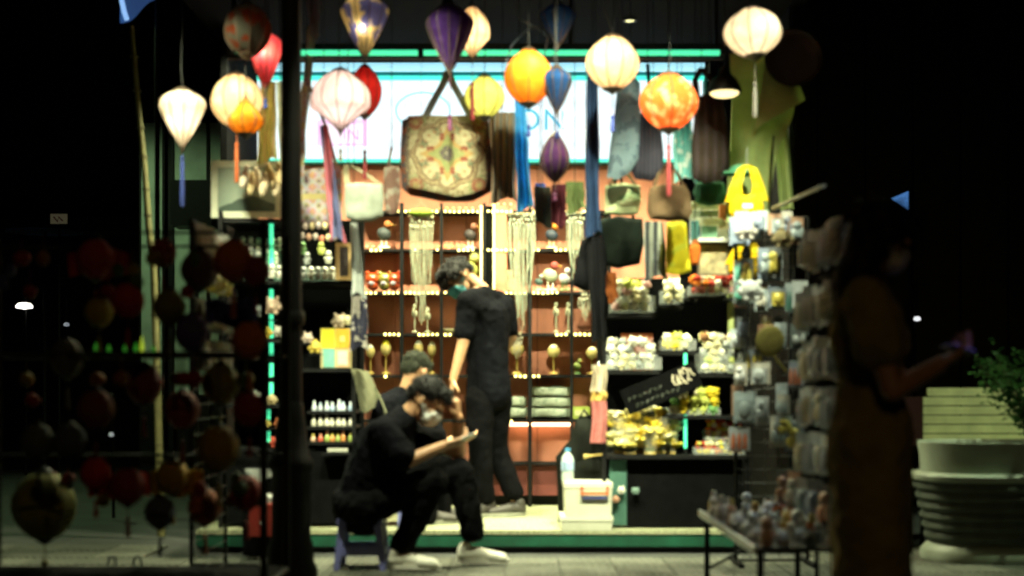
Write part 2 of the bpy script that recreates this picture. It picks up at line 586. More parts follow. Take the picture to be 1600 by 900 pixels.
# ------------------------------------------------------------------ track spots under the canopy edge, turned into the kiosk
def track_spot(x, tx, tz, w, label, ty=8.0, ang=46, col=(.91, .95, .60)):
    Y = 5.95
    o = thing('arm_spotlight', (x, 6.549, 3.5), label, 'lamp', 'spotlights on arms above the canopy edge')
    c = Vector((0, Y - 6.549, -.08)); d = (Vector((tx, ty, tz)) - (Vector(o.location) + c)).normalized()
    MB().tube([(0, 0, 0), (0, -.2, .06), (0, c.y + .04, .04), c], .010, 8).build('arm', BLACK, o)
    T = Matrix.Translation(c) @ d.to_track_quat('Z', 'Y').to_matrix().to_4x4()
    mb = MB(); mb.T = T
    mb.lathe([(0, -.07), (.03, -.065), (.042, -.03), (.046, .05), (.043, .05), (.038, .01)], 16); mb.build('housing', BLACK, o)
    mb = MB(); mb.T = T
    mb.lathe([(0, .020), (.037, .020), (.037, .012), (0, .011)], 16); mb.build('lens', glow('spot_glass_light', (1.0, .88, .55), 6.0), o)
    l = bpy.data.lights.new('spot_light', 'SPOT'); l.energy = TRACK * w; l.color = col; l.spot_size = R(ang); l.spot_blend = .8; l.shadow_soft_size = .05
    lo = bpy.data.objects.new('spot_light', l); COL.objects.link(lo); lo.parent = o
    lo.location = c + d * .07; lo.rotation_euler = d.to_track_quat('-Z', 'Y').to_euler()
for x, tx, tz, w, ty, ang, nm in ((-1.75, -1.35, 1.1, 1.25, 8.0, 46, 'leftmost'), (-.7, -.35, .75, 1.2, 7.7, 62, 'second'), (.35, .15, .95, 1.25, 8.2, 64, 'third'), (.95, .85, .95, 1.45, 8.0, 46, 'fourth'), (1.5, 1.25, 1.0, .5, 8.0, 46, 'fifth')):
    track_spot(x, tx, tz, w, '%s arm spotlight above the canopy edge' % nm, ty, ang)
track_spot(1.72, 1.25, .6, .16, 'rightmost cool arm spotlight added to brighten the low table', 5.7, 60, (.78, .93, 1.0))  # added spot in place of the blocked cool light from the sign

# recessed ceiling spots inside the kiosk
for k, x in enumerate((412, 572, 706, 862, 984, 1174)):
    o = thing('ceiling_spot', (P(x, 0, 8.2).x, 8.2, 3.334), '%s small yellow spot recessed in the dark kiosk ceiling' % ('leftmost', 'second', 'third', 'fourth', 'fifth', 'rightmost')[k], 'lamp', 'recessed spots in the kiosk ceiling')
    MB().lathe([(.045, -.0005), (.046, -.010), (.032, -.012), (.030, -.001)], 18).build('ring', BLACK, o)
    MB().lathe([(.0, -.006), (.0295, -.006), (.0295, -.002), (0, -.001)], 16).build('lens', glow('spot_lens_light', (.9, .85, .4), 1.4), o)
    l = bpy.data.lights.new('spot_light', 'SPOT'); l.energy = CEIL; l.color = (.93, .93, .56); l.spot_size = R(125); l.spot_blend = .6; l.shadow_soft_size = .03
    lo = bpy.data.objects.new('spot_light', l); COL.objects.link(lo); lo.parent = o; lo.location = (0, 0, -.012)

# ------------------------------------------------------------------ back shelf unit
BY = 9.2
rows = [328, 388, 455, 520, 585, 655, 722]
ups = [560, 628, 690, 757, 828, 893, 952]
bs = thing('display_shelf', P(756, 785, 9.3), 'black metal shelving with gold light beads on the terracotta back wall', 'shelf')
sx0, sx1 = rel(bs, 556, 600, BY).x, rel(bs, 956, 600, BY).x
zf = P(0, 600, BY).z
for y in rows:
    z = rel(bs, 0, y, BY).z
    MB().bbox(sx0, sx1, rel(bs, 0, 0, BY).y, rel(bs, 0, 0, 9.365).y, z - .022, z - .004).build('shelf_board', BLACK, bs, smooth=False)
for k, x in enumerate(ups):
    q = rel(bs, x, 600, BY)
    w = .013 if k in (1, 4) else .010
    MB().bbox(q.x - w, q.x + w, q.y - .027, q.y - .003, .121 - bs.location.z, rel(bs, 0, 318, BY).z).build('upright', BLACK, bs, smooth=False)
GOLD = glow('gold_bead_light', (1.0, .86, .25), 2.6)
bead = MB().ball((0, 0, 0), .0095, 6, 4)
def bead_strip(x0, x1, y, gaps):
    mb = MB(); x = x0
    while x < x1:
        if not any(a < x < b for a, b in gaps):
            c = rel(bs, x, y, BY)
            mb.T = Matrix.Translation((c.x, c.y - .012, c.z - .013 + random.uniform(-.002, .002)))
            mb.ball((0, 0, 0), random.uniform(.0085, .0115), 6, 4)
        x += random.uniform(6.6, 7.6)
    if mb.v: mb.build('light_strip', GOLD, bs)['kind'] = 'stuff'
import itertools
dens = {328: .66, 388: .74, 455: .55, 520: .62, 585: .30, 655: .18}
for y in rows[:6]:
    for a, b in zip(ups[:-1], ups[1:]):
        gaps = []; x = a + 4
        while x < b - 4:
            l = random.uniform(8, 26)
            if random.random() > dens[y]: gaps.append((x, x + l))
            x += l
        bead_strip(a + 6, b - 4, y, gaps)
for px, y0, y1 in ((752, 324, 442), (772, 322, 478)):
    mb = MB(); n = int((y1 - y0) / 4.2)
    for k in range(n):
        c = rel(bs, px, y0 + k * 4.2, 9.2)
        mb.T = Matrix.Translation((c.x, c.y - .03, c.z)); mb.ball((0, 0, 0), .0095, 6, 4)
    mb.build('light_strip', GOLD, bs)['kind'] = 'stuff'
a = rel(bs, 755.5, 478, 9.2); b = rel(bs, 770, 322, 9.2)
MB().bbox(a.x, b.x, a.y - .002, a.y + .05, a.z, b.z).build('dark_panel', DARKWOOD, bs, smooth=False)
a = rel(bs, 774, 500, 9.2); b = rel(bs, 792, 322, 9.2)
MB().bbox(a.x, b.x, a.y - .002, a.y + .05, a.z, b.z).build('column_panel', salmon, bs, smooth=False)
a = rel(bs, 795, 664, 9.2); b = rel(bs, 893, 661, 9.2)
MB().bbox(a.x, b.x, a.y + .10, a.y + .13, a.z - .012, b.z - .002).build('light_strip', glow('warm_strip_light', (1, .62, .32), 3.0), bs, smooth=False)
for i, (x0, x1) in enumerate(((563, 686), (694, 824), (832, 950))):
    a = rel(bs, x0, 786, 9.25); b = rel(bs, x1, 728, 9.25)
    MB().bbox(a.x, b.x, a.y, a.y + .02, .195 - bs.location.z, b.z).build('base_panel', mat('maroon_panel', (.13, .025, .02), .6), bs, smooth=False)

# ------------------------------------------------------------------ side display shelving
def cabinet(name, label, x0, x1, Y0, Y1, boards, zs0, zs1, back=True):
    o = thing(name, ((x0 + x1) / 2, Y0, .12 if Y0 > KYF else 0), label, 'shelf')
    L = o.location
    for z in boards:
        MB().bbox(x0 - L.x, x1 - L.x, 0, Y1 - Y0, z - .022 - L.z, z - L.z).build('shelf_board', BLACK, o, smooth=False)
    for x in (x0, x1):
        for y in (0, Y1 - Y0):
            MB().bbox(x - L.x - .012, x - L.x + .012, y - .014, y + .010, .001, zs1 - L.z).build('upright', BLACK, o, smooth=False)
    if back:
        MB().bbox(x0 - L.x + .013, x1 - L.x - .013, Y1 - Y0 - .004, Y1 - Y0 + .008, zs0 - L.z, zs1 - L.z).build('back_panel', DARKWOOD, o, smooth=False)
    return o
# left: boards under the picture frame, the dolls, the boxes and the bottles
LY = 7.85
def zy(y, Y): return P(0, y, Y).z
lc = cabinet('display_shelf', 'black left display shelves holding dolls, boxes and bottles', P(345, 0, LY).x, P(553, 0, LY).x, LY, 8.3,
             [], .14, 2.06)
for yy, xa, xb in ((342, 347, 442), (439, 347, 551), (530, 347, 444), (576, 445, 551), (632, 347, 444), (642, 480, 551), (666, 480, 551), (690, 480, 551), (700, 347, 444)):
    MB().bbox(P(xa, 0, LY).x - lc.location.x, P(xb, 0, LY).x - lc.location.x, .002, .44, zy(yy, LY) - .02 - lc.location.z, zy(yy, LY) - lc.location.z).build('shelf_board', BLACK, lc, smooth=False)
MB().bbox(-.40, .40, .02, .44, .02, zy(706, LY) - .12).build('plinth', DARKWOOD, lc, smooth=False)
RY = 7.78
rc = cabinet('display_shelf', 'black right display counter with shelves of soft toys', P(944, 0, RY).x, P(1168, 0, RY).x, RY, 8.25,
             [], .14, zy(425, RY))
for yy, xa, xb in ((488, 946, 1032), (474, 1033, 1074), (461, 1075, 1166), (579, 946, 1034), (549, 1030, 1090), (584, 1091, 1166), (650, 1036, 1166)):
    MB().bbox(P(xa, 0, RY).x - rc.location.x, P(xb, 0, RY).x - rc.location.x, (.22 if yy < 500 else (.10 if yy < 600 else .04)), .45, zy(yy, RY) - .02 - rc.location.z, zy(yy, RY) - rc.location.z).build('shelf_board', BLACK, rc, smooth=False)
a, b = P(950, 717, RY), P(1166, 711, RY)
off = rc.location
MB().bbox(a.x - off.x, b.x - off.x, -.03, .45, a.z - off.z, b.z - off.z).build('counter_top', BLACK, rc, smooth=False)
MB().bbox(a.x - off.x + .12, b.x - off.x - .02, .03, .44, .01, a.z - off.z - .003).build('counter_front', DARKWOOD, rc, smooth=False)
MB().bbox(a.x - off.x + .01, a.x - off.x + .115, .02, .03, .02, a.z - off.z - .01).build('glass_door', glassy('dark_glass', (.1, .22, .18), .05, .6), rc, smooth=False)

# ------------------------------------------------------------------ black post
post = thing('iron_post', (P(455, 0, 6.5).x, 6.5, 0), 'tall black iron post with flared base before the kiosk', 'post')
MB().lathe([(.0, 0), (.135, 0), (.135, .06), (.115, .10), (.118, .16), (.10, .22), (.098, .55), (.112, .57), (.112, .61), (.09, .64), (.075, .80), (.066, .86), (.062, .90), (.06, .905)], 20).build('base', BLACK, post)
MB().lathe([(.057, .906), (.054, 1.4), (.052, 2.4), (.05, 3.2), (.048, 5.0), (0, 5.01)], 20).build('shaft', BLACK, post)
MB().lathe([(.064, 1.30), (.07, 1.32), (.07, 1.35), (.064, 1.37)], 20).build('collar', BLACK, post)

# ------------------------------------------------------------------ street lamps outside the frame (they light the planter and the left pavement)
def street_lamp(x, y, h, aim, power, angle, label, col=(.80, 1.0, .60)):
    o = thing('street_lamp', (x, y, 0), label, 'street lamp', 'street lamps beside the kiosk')
    MB().lathe([(.0, 0), (.12, 0), (.11, .3), (.06, .4), (.05, h), (.0, h + .01)], 14).build('pole', BLACK, o)
    d = (Vector(aim) - Vector((x, y, h))); dd = Vector((d.x, d.y, 0)).normalized()
    MB().tube([(0, 0, h - .1), dd * .25 + Vector((0, 0, h + .05)), dd * .55 + Vector((0, 0, h + .06))], .03, 8).build('arm', BLACK, o)
    MB().box(dd * .7 + Vector((0, 0, h + .05)), (.34, .34, .07)).build('head', BLACK, o)
    l = bpy.data.lights.new('street_light', 'SPOT'); l.energy = power; l.color = col
    l.spot_size = R(angle); l.spot_blend = .45; l.shadow_soft_size = .06
    lo = bpy.data.objects.new('street_light', l); COL.objects.link(lo); lo.parent = o
    p = dd * .7 + Vector((0, 0, h)); lo.location = p
    lo.rotation_euler = (Vector(aim) - Vector((x, y, 0)) - p).to_track_quat('-Z', 'Y').to_euler()
street_lamp(4.3, 5.9, 5.2, (3.15, 7.6, .6), 400, 46, 'street lamp out of frame beyond the planter')
street_lamp(-4.55, 10.3, 4.8, (-3.3, 10.2, .2), 170, 106, 'street lamp out of frame left of the kiosk', (.66, 1.0, .48))
street_lamp(.6, -4.5, 5.6, (.5, 4.7, .9), 62, 52, 'sodium street lamp behind the viewer', (1.0, .66, .26))

# ------------------------------------------------------------------ dark buildings behind
rb = thing('dark_building', (4.6, 11.0, 0), 'unlit timber shopfront behind the planter bench', 'building')
dk = mat('dark_timber', (.017, .016, .012), .75, .4, 6)
MB().bbox(-2.4, 3.4, .05, 3, 0, 7).build('wall', dk, rb, smooth=False)
for i in range(14):
    MB().bbox(-2.38 + i * .41, -2.38 + i * .41 + .39, -.01, .049, .3, 5.2).build('plank', dk, rb, smooth=False)
MB().bbox(-2.4, 3.4, -.06, .05, 5.25, 5.5).build('cornice', dk, rb, smooth=False)
MB().bbox(-2.4, 3.4, -.05, .049, .0, .28).build('plinth', dk, rb, smooth=False)
lbd = thing('dark_building', (-6.2, 17, 0), 'unlit dark building on the left behind the stalls', 'building')
MB().bbox(-6, 4.4, .05, 3, 0, 8).build('wall', dk, lbd, smooth=False)
for i in range(5):
    w = MB().bbox(-5.6 + i * 1.9, -4.4 + i * 1.9, -.01, .049, 3.6, 5.2).build('window', mat('dark_pane', (.006, .007, .009), .2), lbd, smooth=False)
    MB().bbox(-5.66 + i * 1.9, -4.34 + i * 1.9, -.05, -.011, 3.5, 3.59).build('sill', dk, w, smooth=False)
MB().bbox(-6, 4.4, -.25, .049, 3.0, 3.2).build('ledge', dk, lbd, smooth=False)

# pale panels seen left of the kiosk
hd = thing('panel_hoarding', P(292, 340, 12) * Vector((1, 1, 0)) if False else Vector((P(292, 0, 12).x, 12, 0)), 'pale grey panel hoarding behind the left lantern', 'hoarding')
pale = mat('pale_panel', (.30, .36, .31), .7, .3, 2.5)
for x0, x1 in ((221, 256), (270, 324), (326, 346), (348, 384)):
    a, b = rel(hd, x0, 340, 12), rel(hd, x1, 192, 12)
    MB().bbox(a.x, b.x, 0, .03, .9, b.z).build('panel', pale, hd, smooth=False)
a, b = rel(hd, 216, 0, 12), rel(hd, 390, 190, 12)
MB().bbox(a.x, b.x, .032, .06, 0, b.z + .01).build('backing', BLACK, hd, smooth=False)
for x in (256, 270, 325, 347):
    q = rel(hd, x, 0, 12)
    MB().bbox(q.x - .012, q.x + .012, -.02, -.001, 0, b.z).build('stud', BLACK, hd, smooth=False)
sp = thing('speaker_box', Vector((P(298, 0, 11).x, 11, 0)), 'black box on a dark stand before the pale hoarding', 'box')
a, b = rel(sp, 266, 352, 11), rel(sp, 330, 281, 11)
MB().bbox(a.x, b.x, 0, .3, a.z, b.z).build('box', BLACK, sp, smooth=False)
MB().bbox(-.03, .03, .1, .16, 0, a.z - .001).build('stand', BLACK, sp, smooth=False)
# ================================================================== LANTERNS
def prof_round(t): return max(.16, math.sin(PI * (.06 + .88 * t)) ** .62)
def prof_drop(t):
    return max(.10, (math.sin(PI / 2 * min(1, (t + .06) / .30)) ** .75) if t < .24 else (1 - ((t - .24) / .76) ** 1.25 * .90))
def prof_bell(t): return max(.08, (t / .62) ** .85 if t < .62 else math.sqrt(max(0, 1 - ((t - .62) / .42) ** 2)))
def prof_onion(t):
    if t < .62: return max(.13, math.sin(PI / 2 * min(1, (t + .10) / .55)) ** .9)
    u = (t - .62) / .38
    return max(.09, .985 - u ** .8 * .9 if u < 1 else .09)
def prof_vase(t):
    if t < .5: return max(.35, .40 + .6 * math.sin(PI * t))
    u = (t - .5) / .5
    return max(.08, math.cos(PI / 2 * u) ** .8)
PROFS = dict(round=prof_round, drop=prof_drop, bell=prof_bell, onion=prof_onion, vase=prof_vase)
RIB = mat('lantern_rib', (.05, .025, .010), .7)
CAPM = mat('lantern_cap', (.03, .018, .012), .45)
def lantern(px, py, Y, w, h, shape, m, label, power=0.0, ribs=10, tassel=None, tilt=0.0, col=(1, .80, .52), hot=(0, 0), roof=3.334):
    c = P(px, py, Y); s = S(Y); rw, hh = w * s / 2, h * s
    o = thing('silk_lantern', c, label, 'lantern', 'silk lanterns hung from the canopy')
    rot = Matrix.Rotation(tilt, 4, 'Y')
    pf = PROFS[shape]; N = 16
    prof = [(pf(i / N) * rw, hh / 2 - hh * i / N) for i in range(N + 1)]
    def fr(a, i):
        return 1 - .055 * (1 - abs(math.cos(a * ribs / 2)) ** .7) - (.0)
    mb = MB(); mb.T = rot
    mb.lathe([(q, z) for q, z in prof], ribs * 6, fr=lambda a, i: 1 - .06 * (abs(math.sin(a * ribs / 2)) ** 1.2))
    mb.build('shade', m, o)
    rb_ = MB(); rb_.T = rot
    for k in range(ribs):
        a = 2 * PI * k / ribs
        rb_.tube([(q * 1.004 * math.cos(a), q * 1.004 * math.sin(a), z) for q, z in prof], .0030, 5)
    rb_.build('ribs', RIB, o)
    cp = MB(); cp.T = rot
    cp.lathe([(prof[0][0] * .95, hh / 2 - .004), (prof[0][0] * 1.05, hh / 2 + .003), (prof[0][0] * .8, hh / 2 + .014), (.006, hh / 2 + .03)], 14)
    cp.build('top_cap', CAPM, o)
    cp = MB(); cp.T = rot
    cp.lathe([(.004, -hh / 2 - .035), (prof[-1][0] * .5, -hh / 2 - .02), (prof[-1][0] * 1.1, -hh / 2 - .004), (prof[-1][0] * .95, -hh / 2 + .004)], 14)
    cp.build('bottom_cap', CAPM, o)
    top = rot @ Vector((0, 0, hh / 2 + .028))
    cd = MB().tube([top, top + Vector((random.uniform(-.01, .01), 0, .1)), (top.x, 0, roof - c.z)], .003, 5)
    cd.build('cord', BLACK, o)
    if tassel:
        l0, l1, tc = tassel
        b = rot @ Vector((0, 0, -hh / 2 - .03))
        z1, z2 = b.z - l0 * s, b.z - l1 * s
        MB().tube([b, (b.x, 0, z1)], .002, 5).build('tassel_cord', tc, o)
        MB().lathe([(0, z1 + .012), (.010, z1 + .006), (.011, z1 - .008), (.007, z1 - .014), (.010, z1 - .03), (.013, z2 + .01), (.011, z2), (0, z2)], 10, c=(b.x, 0, 0)).build('tassel', tc, o)
    if power:
        l = bpy.data.lights.new('lantern_bulb', 'POINT'); l.energy = power * LANTERN; l.color = col
        l.shadow_soft_size = .022
        lo = bpy.data.objects.new('lantern_bulb', l); COL.objects.link(lo); lo.parent = o
        lo.location = (hot[0] * s, -.62 * rw if hot[1] else -.15 * rw, hot[1] * s)
    return o
blush_silk = silk('silk_blush', (.85, .70, .68), (.74, .58, .58))
white_silk = silk('silk_white', (.85, .80, .70), (.74, .66, .55))
cream_silk = silk('silk_cream', (.85, .70, .48), (.72, .52, .32), pscale=9)
amber_silk = silk('silk_amber', (.80, .40, .05), (.62, .24, .02))
pink_silk = silk('silk_pink', (.75, .12, .12), (.62, .07, .10))
red_silk = silk('silk_red', (.55, .03, .025), (.42, .02, .02))
rust_silk = silk('silk_rust', (.17, .035, .014), (.09, .085, .065), pscale=11, contrast=(.46, .54))
blue_silk = silk('silk_blue_floral', (.12, .13, .38), (.80, .66, .30), pscale=9, contrast=(.47, .53))
purple_silk = silk('silk_purple', (.06, .025, .13), (.04, .015, .09), trans=.5)
navy_silk = silk('silk_navy', (.02, .07, .22), (.015, .05, .16), trans=.55)
orange_silk = silk('silk_orange', (.85, .33, .03), (.80, .26, .02))
lime_silk = silk('silk_lime', (.62, .66, .22), (.52, .55, .16))
plum_silk = silk('silk_plum', (.08, .025, .09), (.05, .02, .07), trans=.5)
coral_silk = silk('silk_coral_flowers', (.78, .14, .03), (.85, .50, .24), pscale=16, contrast=(.36, .50))
redt = mat('tassel_red', (.16, .01, .015), .8); purt = mat('tassel_purple', (.07, .006, .045), .8)
bluet = mat('tassel_blue', (.008, .02, .13), .8); greyt = mat('tassel_grey', (.09, .08, .075), .8); oranget = mat('tassel_orange', (.30, .06, .01), .8)
lantern(387, 47, 6.9, 74, 76, 'round', rust_silk, 'unlit rust and grey patterned lantern at the upper left', .06)
lantern(415, 96, 7.05, 54, 86, 'drop', pink_silk, 'lit pink red drop lantern beside the black post', 3.2, hot=(-2, 12), tassel=(10, 22, bluet))
lantern(370, 158, 7.2, 82, 78, 'round', cream_silk, 'lit cream round lantern behind the amber one', 2.5, tassel=(20, 80, oranget))
lantern(384, 180, 6.95, 57, 56, 'bell', amber_silk, 'small amber bell lantern in front of the cream one', .5, ribs=8)
lantern(285, 187, 6.9, 74, 86, 'drop', white_silk, 'lit white drop lantern at the far left', 2.2, tassel=(8, 84, bluet))
lantern(532, 158, 7.1, 94, 90, 'onion', blush_silk, 'big glowing blush white onion lantern right of the black post', 2.9, ribs=12, col=(1, .86, .74), tassel=(24, 40, greyt))
lantern(570, 143, 7.35, 52, 72, 'round', red_silk, 'red round lantern behind the big white lantern', .9, tassel=(50, 92, redt))
lantern(570, 42, 7.0, 76, 92, 'drop', blue_silk, 'lit blue and yellow flowered drop lantern at the top', 2.6, hot=(-2, -8))
lantern(703, 62, 6.8, 74, 98, 'drop', purple_silk, 'large dark purple drop lantern above the mandala bag', 0, ribs=12, tassel=(62, 84, purt))
lantern(738, 52, 7.2, 54, 78, 'onion', cream_silk, 'lit cream lantern half hidden by the purple one', 3.2, tassel=(32, 88, redt))
lantern(826, 121, 7.0, 76, 80, 'round', orange_silk, 'bright orange round lantern with a glaring bulb', 4.2, ribs=8, hot=(4, 14), tassel=(28, 44, bluet))
lantern(870, 142, 6.95, 48, 66, 'drop', navy_silk, 'small navy drop lantern beside the orange one', 0, tassel=(24, 30, bluet))
lantern(872, 40, 7.2, 56, 60, 'drop', navy_silk, 'dim dark blue lantern at the top centre', .12)
lantern(757, 152, 7.4, 62, 60, 'round', lime_silk, 'lit yellow green lantern above the mandala bag', 2.0, ribs=8)
lantern(867, 250, 7.0, 46, 70, 'vase', plum_silk, 'small dark plum vase lantern below the navy one', 0, tassel=(10, 20, purt))
lantern(957, 99, 7.0, 84, 78, 'round', cream_silk, 'lit cream round lantern right of the orange one', 3.8, ribs=10, tassel=(36, 60, bluet))
lantern(1045, 160, 6.9, 92, 82, 'round', coral_silk, 'lit coral red flowered round lantern', 3.6, ribs=8, tassel=(20, 96, redt))
lantern(1176, 51, 6.8, 92, 70, 'round', white_silk, 'lit plain white lantern furthest to the right', 2.8, ribs=10, tilt=R(-5), tassel=(36, 88, greyt))

# ================================================================== HANGING BAGS AND CLOTHS
def outline_px(pts, px, py, Y, sub=3):
    """smooth closed outline (px) -> local (x,z)"""
    s = S(Y); out = []
    n = len(pts)
    for i in range(n):
        a, b = pts[i], pts[(i + 1) % n]
        for k in range(sub):
            t = k / sub
            out.append(((a[0] + (b[0] - a[0]) * t - px) * s, (py - (a[1] + (b[1] - a[1]) * t)) * s))
    return out
def wrinkle(o, amp, f=9.0):
    me = o.data; off = Vector((random.uniform(0, 50), random.uniform(0, 50), 0))
    for v in me.vertices:
        v.co += Vector((0, noise.noise(v.co * f + off) * amp, noise.noise(v.co * f * .7 - off) * amp * .4))
    me.update()
HANG = []
def bag(px, py, Y, pts, depth, m, label, straps=(), sw=9, strap_m=None, name='hanging_bag', cat='bag', sub=3, extra=None, group='bags and cloths hung across the kiosk front', hook=True, flat=.5, crease=1.0):
    """px,py: reference pixel (centre of the bag); pts: outline in pixels, clockwise"""
    o = thing(name, P(px, py, Y), label, cat, group)
    b = MB().pillow(outline_px(pts, px, py, Y, sub), depth, rings=8, flat=flat).build('bag_body', m, o)
    wrinkle(b, depth * .22 * crease, 8); wrinkle(b, depth * .10 * crease, 24)
    s = S(Y)
    for q in straps:
        line = [Vector(((x - px) * s, (depth * .3) * (1 if k % 2 else -1) * 0, (py - y) * s)) for k, (x, y) in enumerate(q)]
        # smooth the polyline
        fine = []
        for k in range(len(line) - 1):
            for t in (0, .33, .66): fine.append(line[k].lerp(line[k + 1], t))
        fine.append(line[-1])
        MB().ribbon(fine, sw * s, .006).build('strap', strap_m or m, o)
        if hook and q:
            top = min(q, key=lambda k: k[1])
            pz = (py - top[1]) * s
            MB().tube([((top[0] - px) * s, 0, pz - .01), ((top[0] - px) * s, 0, 3.334 - o.location.z)], .0025, 5).build('hook_cord', BLACK, o)
            hook = False
    if extra: extra(o, s)
    return o
def scarf(x0, x1, y0, x2, x3, y1, Y, m, label, folds=3, amp=.02, name='hanging_scarf', cat='scarf', cord=True, group='bags and cloths hung across the kiosk front', nv=22, gather=0.0):
    px, py = (x0 + x1) / 2, y0
    o = thing(name, P(px, py, Y), label, cat, group); s = S(Y); ph = random.uniform(0, 6)
    def fn(u, v):
        xa = x0 + (x2 - x0) * v; xb = x1 + (x3 - x1) * v
        w = math.sin(u * PI * 2 * folds + ph + v * .8) * amp * (.5 + .5 * v)
        sw = noise.noise(Vector((u * 1.3 + ph, v * 2.3, ph))) * .012
        wob = noise.noise(Vector((ph, v * 3.1, u * .7))) * 5
        return ((xa + (xb - xa) * u - px + wob * v) * s, w + sw, (py - (y0 + (y1 - y0 + 5 * math.sin(u * 5 + ph)) * v)) * s)
    MB().sheet(fn, 8 * max(2, folds), nv, .004).build('cloth', m, o)
    if cord:
        MB().tube([(0, 0, -.004), (0, 0, 3.334 - o.location.z)], .0025, 5).build('hook_cord', BLACK, o)
    return o

# --- mandala pattern
def mandala_mat():
    t = NT('mandala_weave'); vec, x, y, z = t.obj()
    nz = t.noise(vec, 26, 3); n2 = t.noise(vec, 75, 2); n3 = t.noise(vec, 150, 2)
    jit = t.math('MULTIPLY', t.math('SUBTRACT', nz, .5), .05)
    r = t.math('ADD', t.math('SQRT', t.math('ADD', t.math('MULTIPLY', x, x), t.math('MULTIPLY', z, z))), jit)
    th = t.math('ARCTAN2', z, x)
    def AND(*q):
        o = q[0]
        for k in q[1:]: o = t.math('MULTIPLY', o, k)
        return o
    gt = lambda a, b: t.math('GREATER_THAN', a, b)
    lt = lambda a, b: t.math('LESS_THAN', a, b)
    wave = lambda n, ph=0: t.math('COSINE', t.math('ADD', t.math('MULTIPLY', th, n), ph))
    c = t.ramp(t.noise(vec, 40, 4), [(.3, (.17, .145, .09)), (.7, (.27, .235, .15))])
    ax = t.math('ABSOLUTE', x); az = t.math('ABSOLUTE', z)
    lo = t.math('MINIMUM', ax, az); hi = t.math('MAXIMUM', ax, az)
    # corner rosettes and dotted field outside the ring
    c = t.mix(AND(gt(r, .215), gt(n2, .55)), c, (0.110, 0.077, 0.039))
    rc2 = t.math('SQRT', t.math('ADD', t.math('POWER', t.math('SUBTRACT', ax, .185), 2), t.math('POWER', t.math('SUBTRACT', az, .185), 2)))
    c = t.mix(AND(lt(rc2, .045), gt(n2, .40)), c, (0.143, 0.055, 0.033))
    c = t.mix(AND(lt(rc2, .020), gt(n3, .42)), c, (0.187, 0.143, 0.066))
    c = t.mix(AND(t.box2(rc2, .045, .065), gt(n3, .5)), c, (0.072, 0.094, 0.039))
    # scalloped double ring
    rr = t.math('ADD', .190, t.math('MULTIPLY', wave(8), .010))
    d = t.math('ABSOLUTE', t.math('SUBTRACT', r, rr))
    c = t.mix(AND(lt(d, .017), gt(n3, .36)), c, (0.094, 0.055, 0.033))
    c = t.mix(lt(d, .004), c, (0.209, 0.171, 0.099))
    # garland between ring and cross
    c = t.mix(AND(t.box2(r, .125, .168), gt(wave(8, 3.1416), .35), gt(n3, .44)), c, (0.066, 0.072, 0.044))
    c = t.mix(AND(t.box2(r, .140, .160), gt(wave(24), .5)), c, (0.165, 0.088, 0.050))
    # cross of petals
    m1 = t.math('ADD', t.math('MINIMUM', t.math('ADD', t.math('MULTIPLY', ax, 2.0), az), t.math('ADD', t.math('MULTIPLY', az, 2.0), ax)), t.math('MULTIPLY', jit, .6))
    c = t.mix(AND(lt(m1, .165), gt(n3, .35)), c, (0.209, 0.132, 0.055))
    c = t.mix(AND(lt(m1, .120), gt(n3, .38)), c, (0.132, 0.143, 0.061))
    c = t.mix(AND(t.box2(lo, .018, .045), t.box2(hi, .078, .120), gt(n3, .40)), c, (0.121, 0.033, 0.022))
    c = t.mix(AND(lt(r, .040), gt(n3, .42)), c, (0.055, 0.044, 0.050))
    c = t.mix(lt(r, .012), c, (0.198, 0.176, 0.132))
    # woven border
    c = t.mix(AND(gt(ax, .222), gt(n3, .42)), c, (.05, .035, .03))
    t.link(c, t.b.inputs['Base Color']); t.b.inputs['Roughness'].default_value = .95
    t.b.inputs['Specular IOR Level'].default_value = .1
    t.bump(t.noise(vec, 260, 2), .5, .004)
    return t.m
def extra_mandala(o, s):
    # dark side gusset behind the patterned front and the sagging base
    b = MB().pillow(outline_px([(627, 184), (640, 178), (762, 179), (768, 240), (767, 296), (738, 312), (690, 312), (640, 302), (626, 290), (624, 240)], 699, 241, 7.56, 3), .10, c=(0, .075, 0))
    q = b.build('gusset', cloth('gusset_cloth', (.055, .045, .05), (.14, .05, .03), trans=.05), o); wrinkle(q, .01)
MANDALA = mandala_mat()
bag(699, 241, 7.5, [(637, 181), (660, 180), (700, 181), (740, 180), (759, 181), (761, 220), (763, 252), (762, 276), (758, 294), (736, 303), (712, 307), (688, 302), (660, 296), (638, 292), (634, 280), (633, 240), (635, 210)],
    .035, MANDALA, 'large tote bag with woven mandala hanging in the centre',
    straps=[[(664, 184), (676, 160), (692, 132), (700, 110)], [(736, 184), (724, 160), (708, 132), (700, 110)]], sw=12,
    strap_m=cloth('grey_webbing', (.20, .21, .20)), extra=extra_mandala, flat=.16, crease=.6)

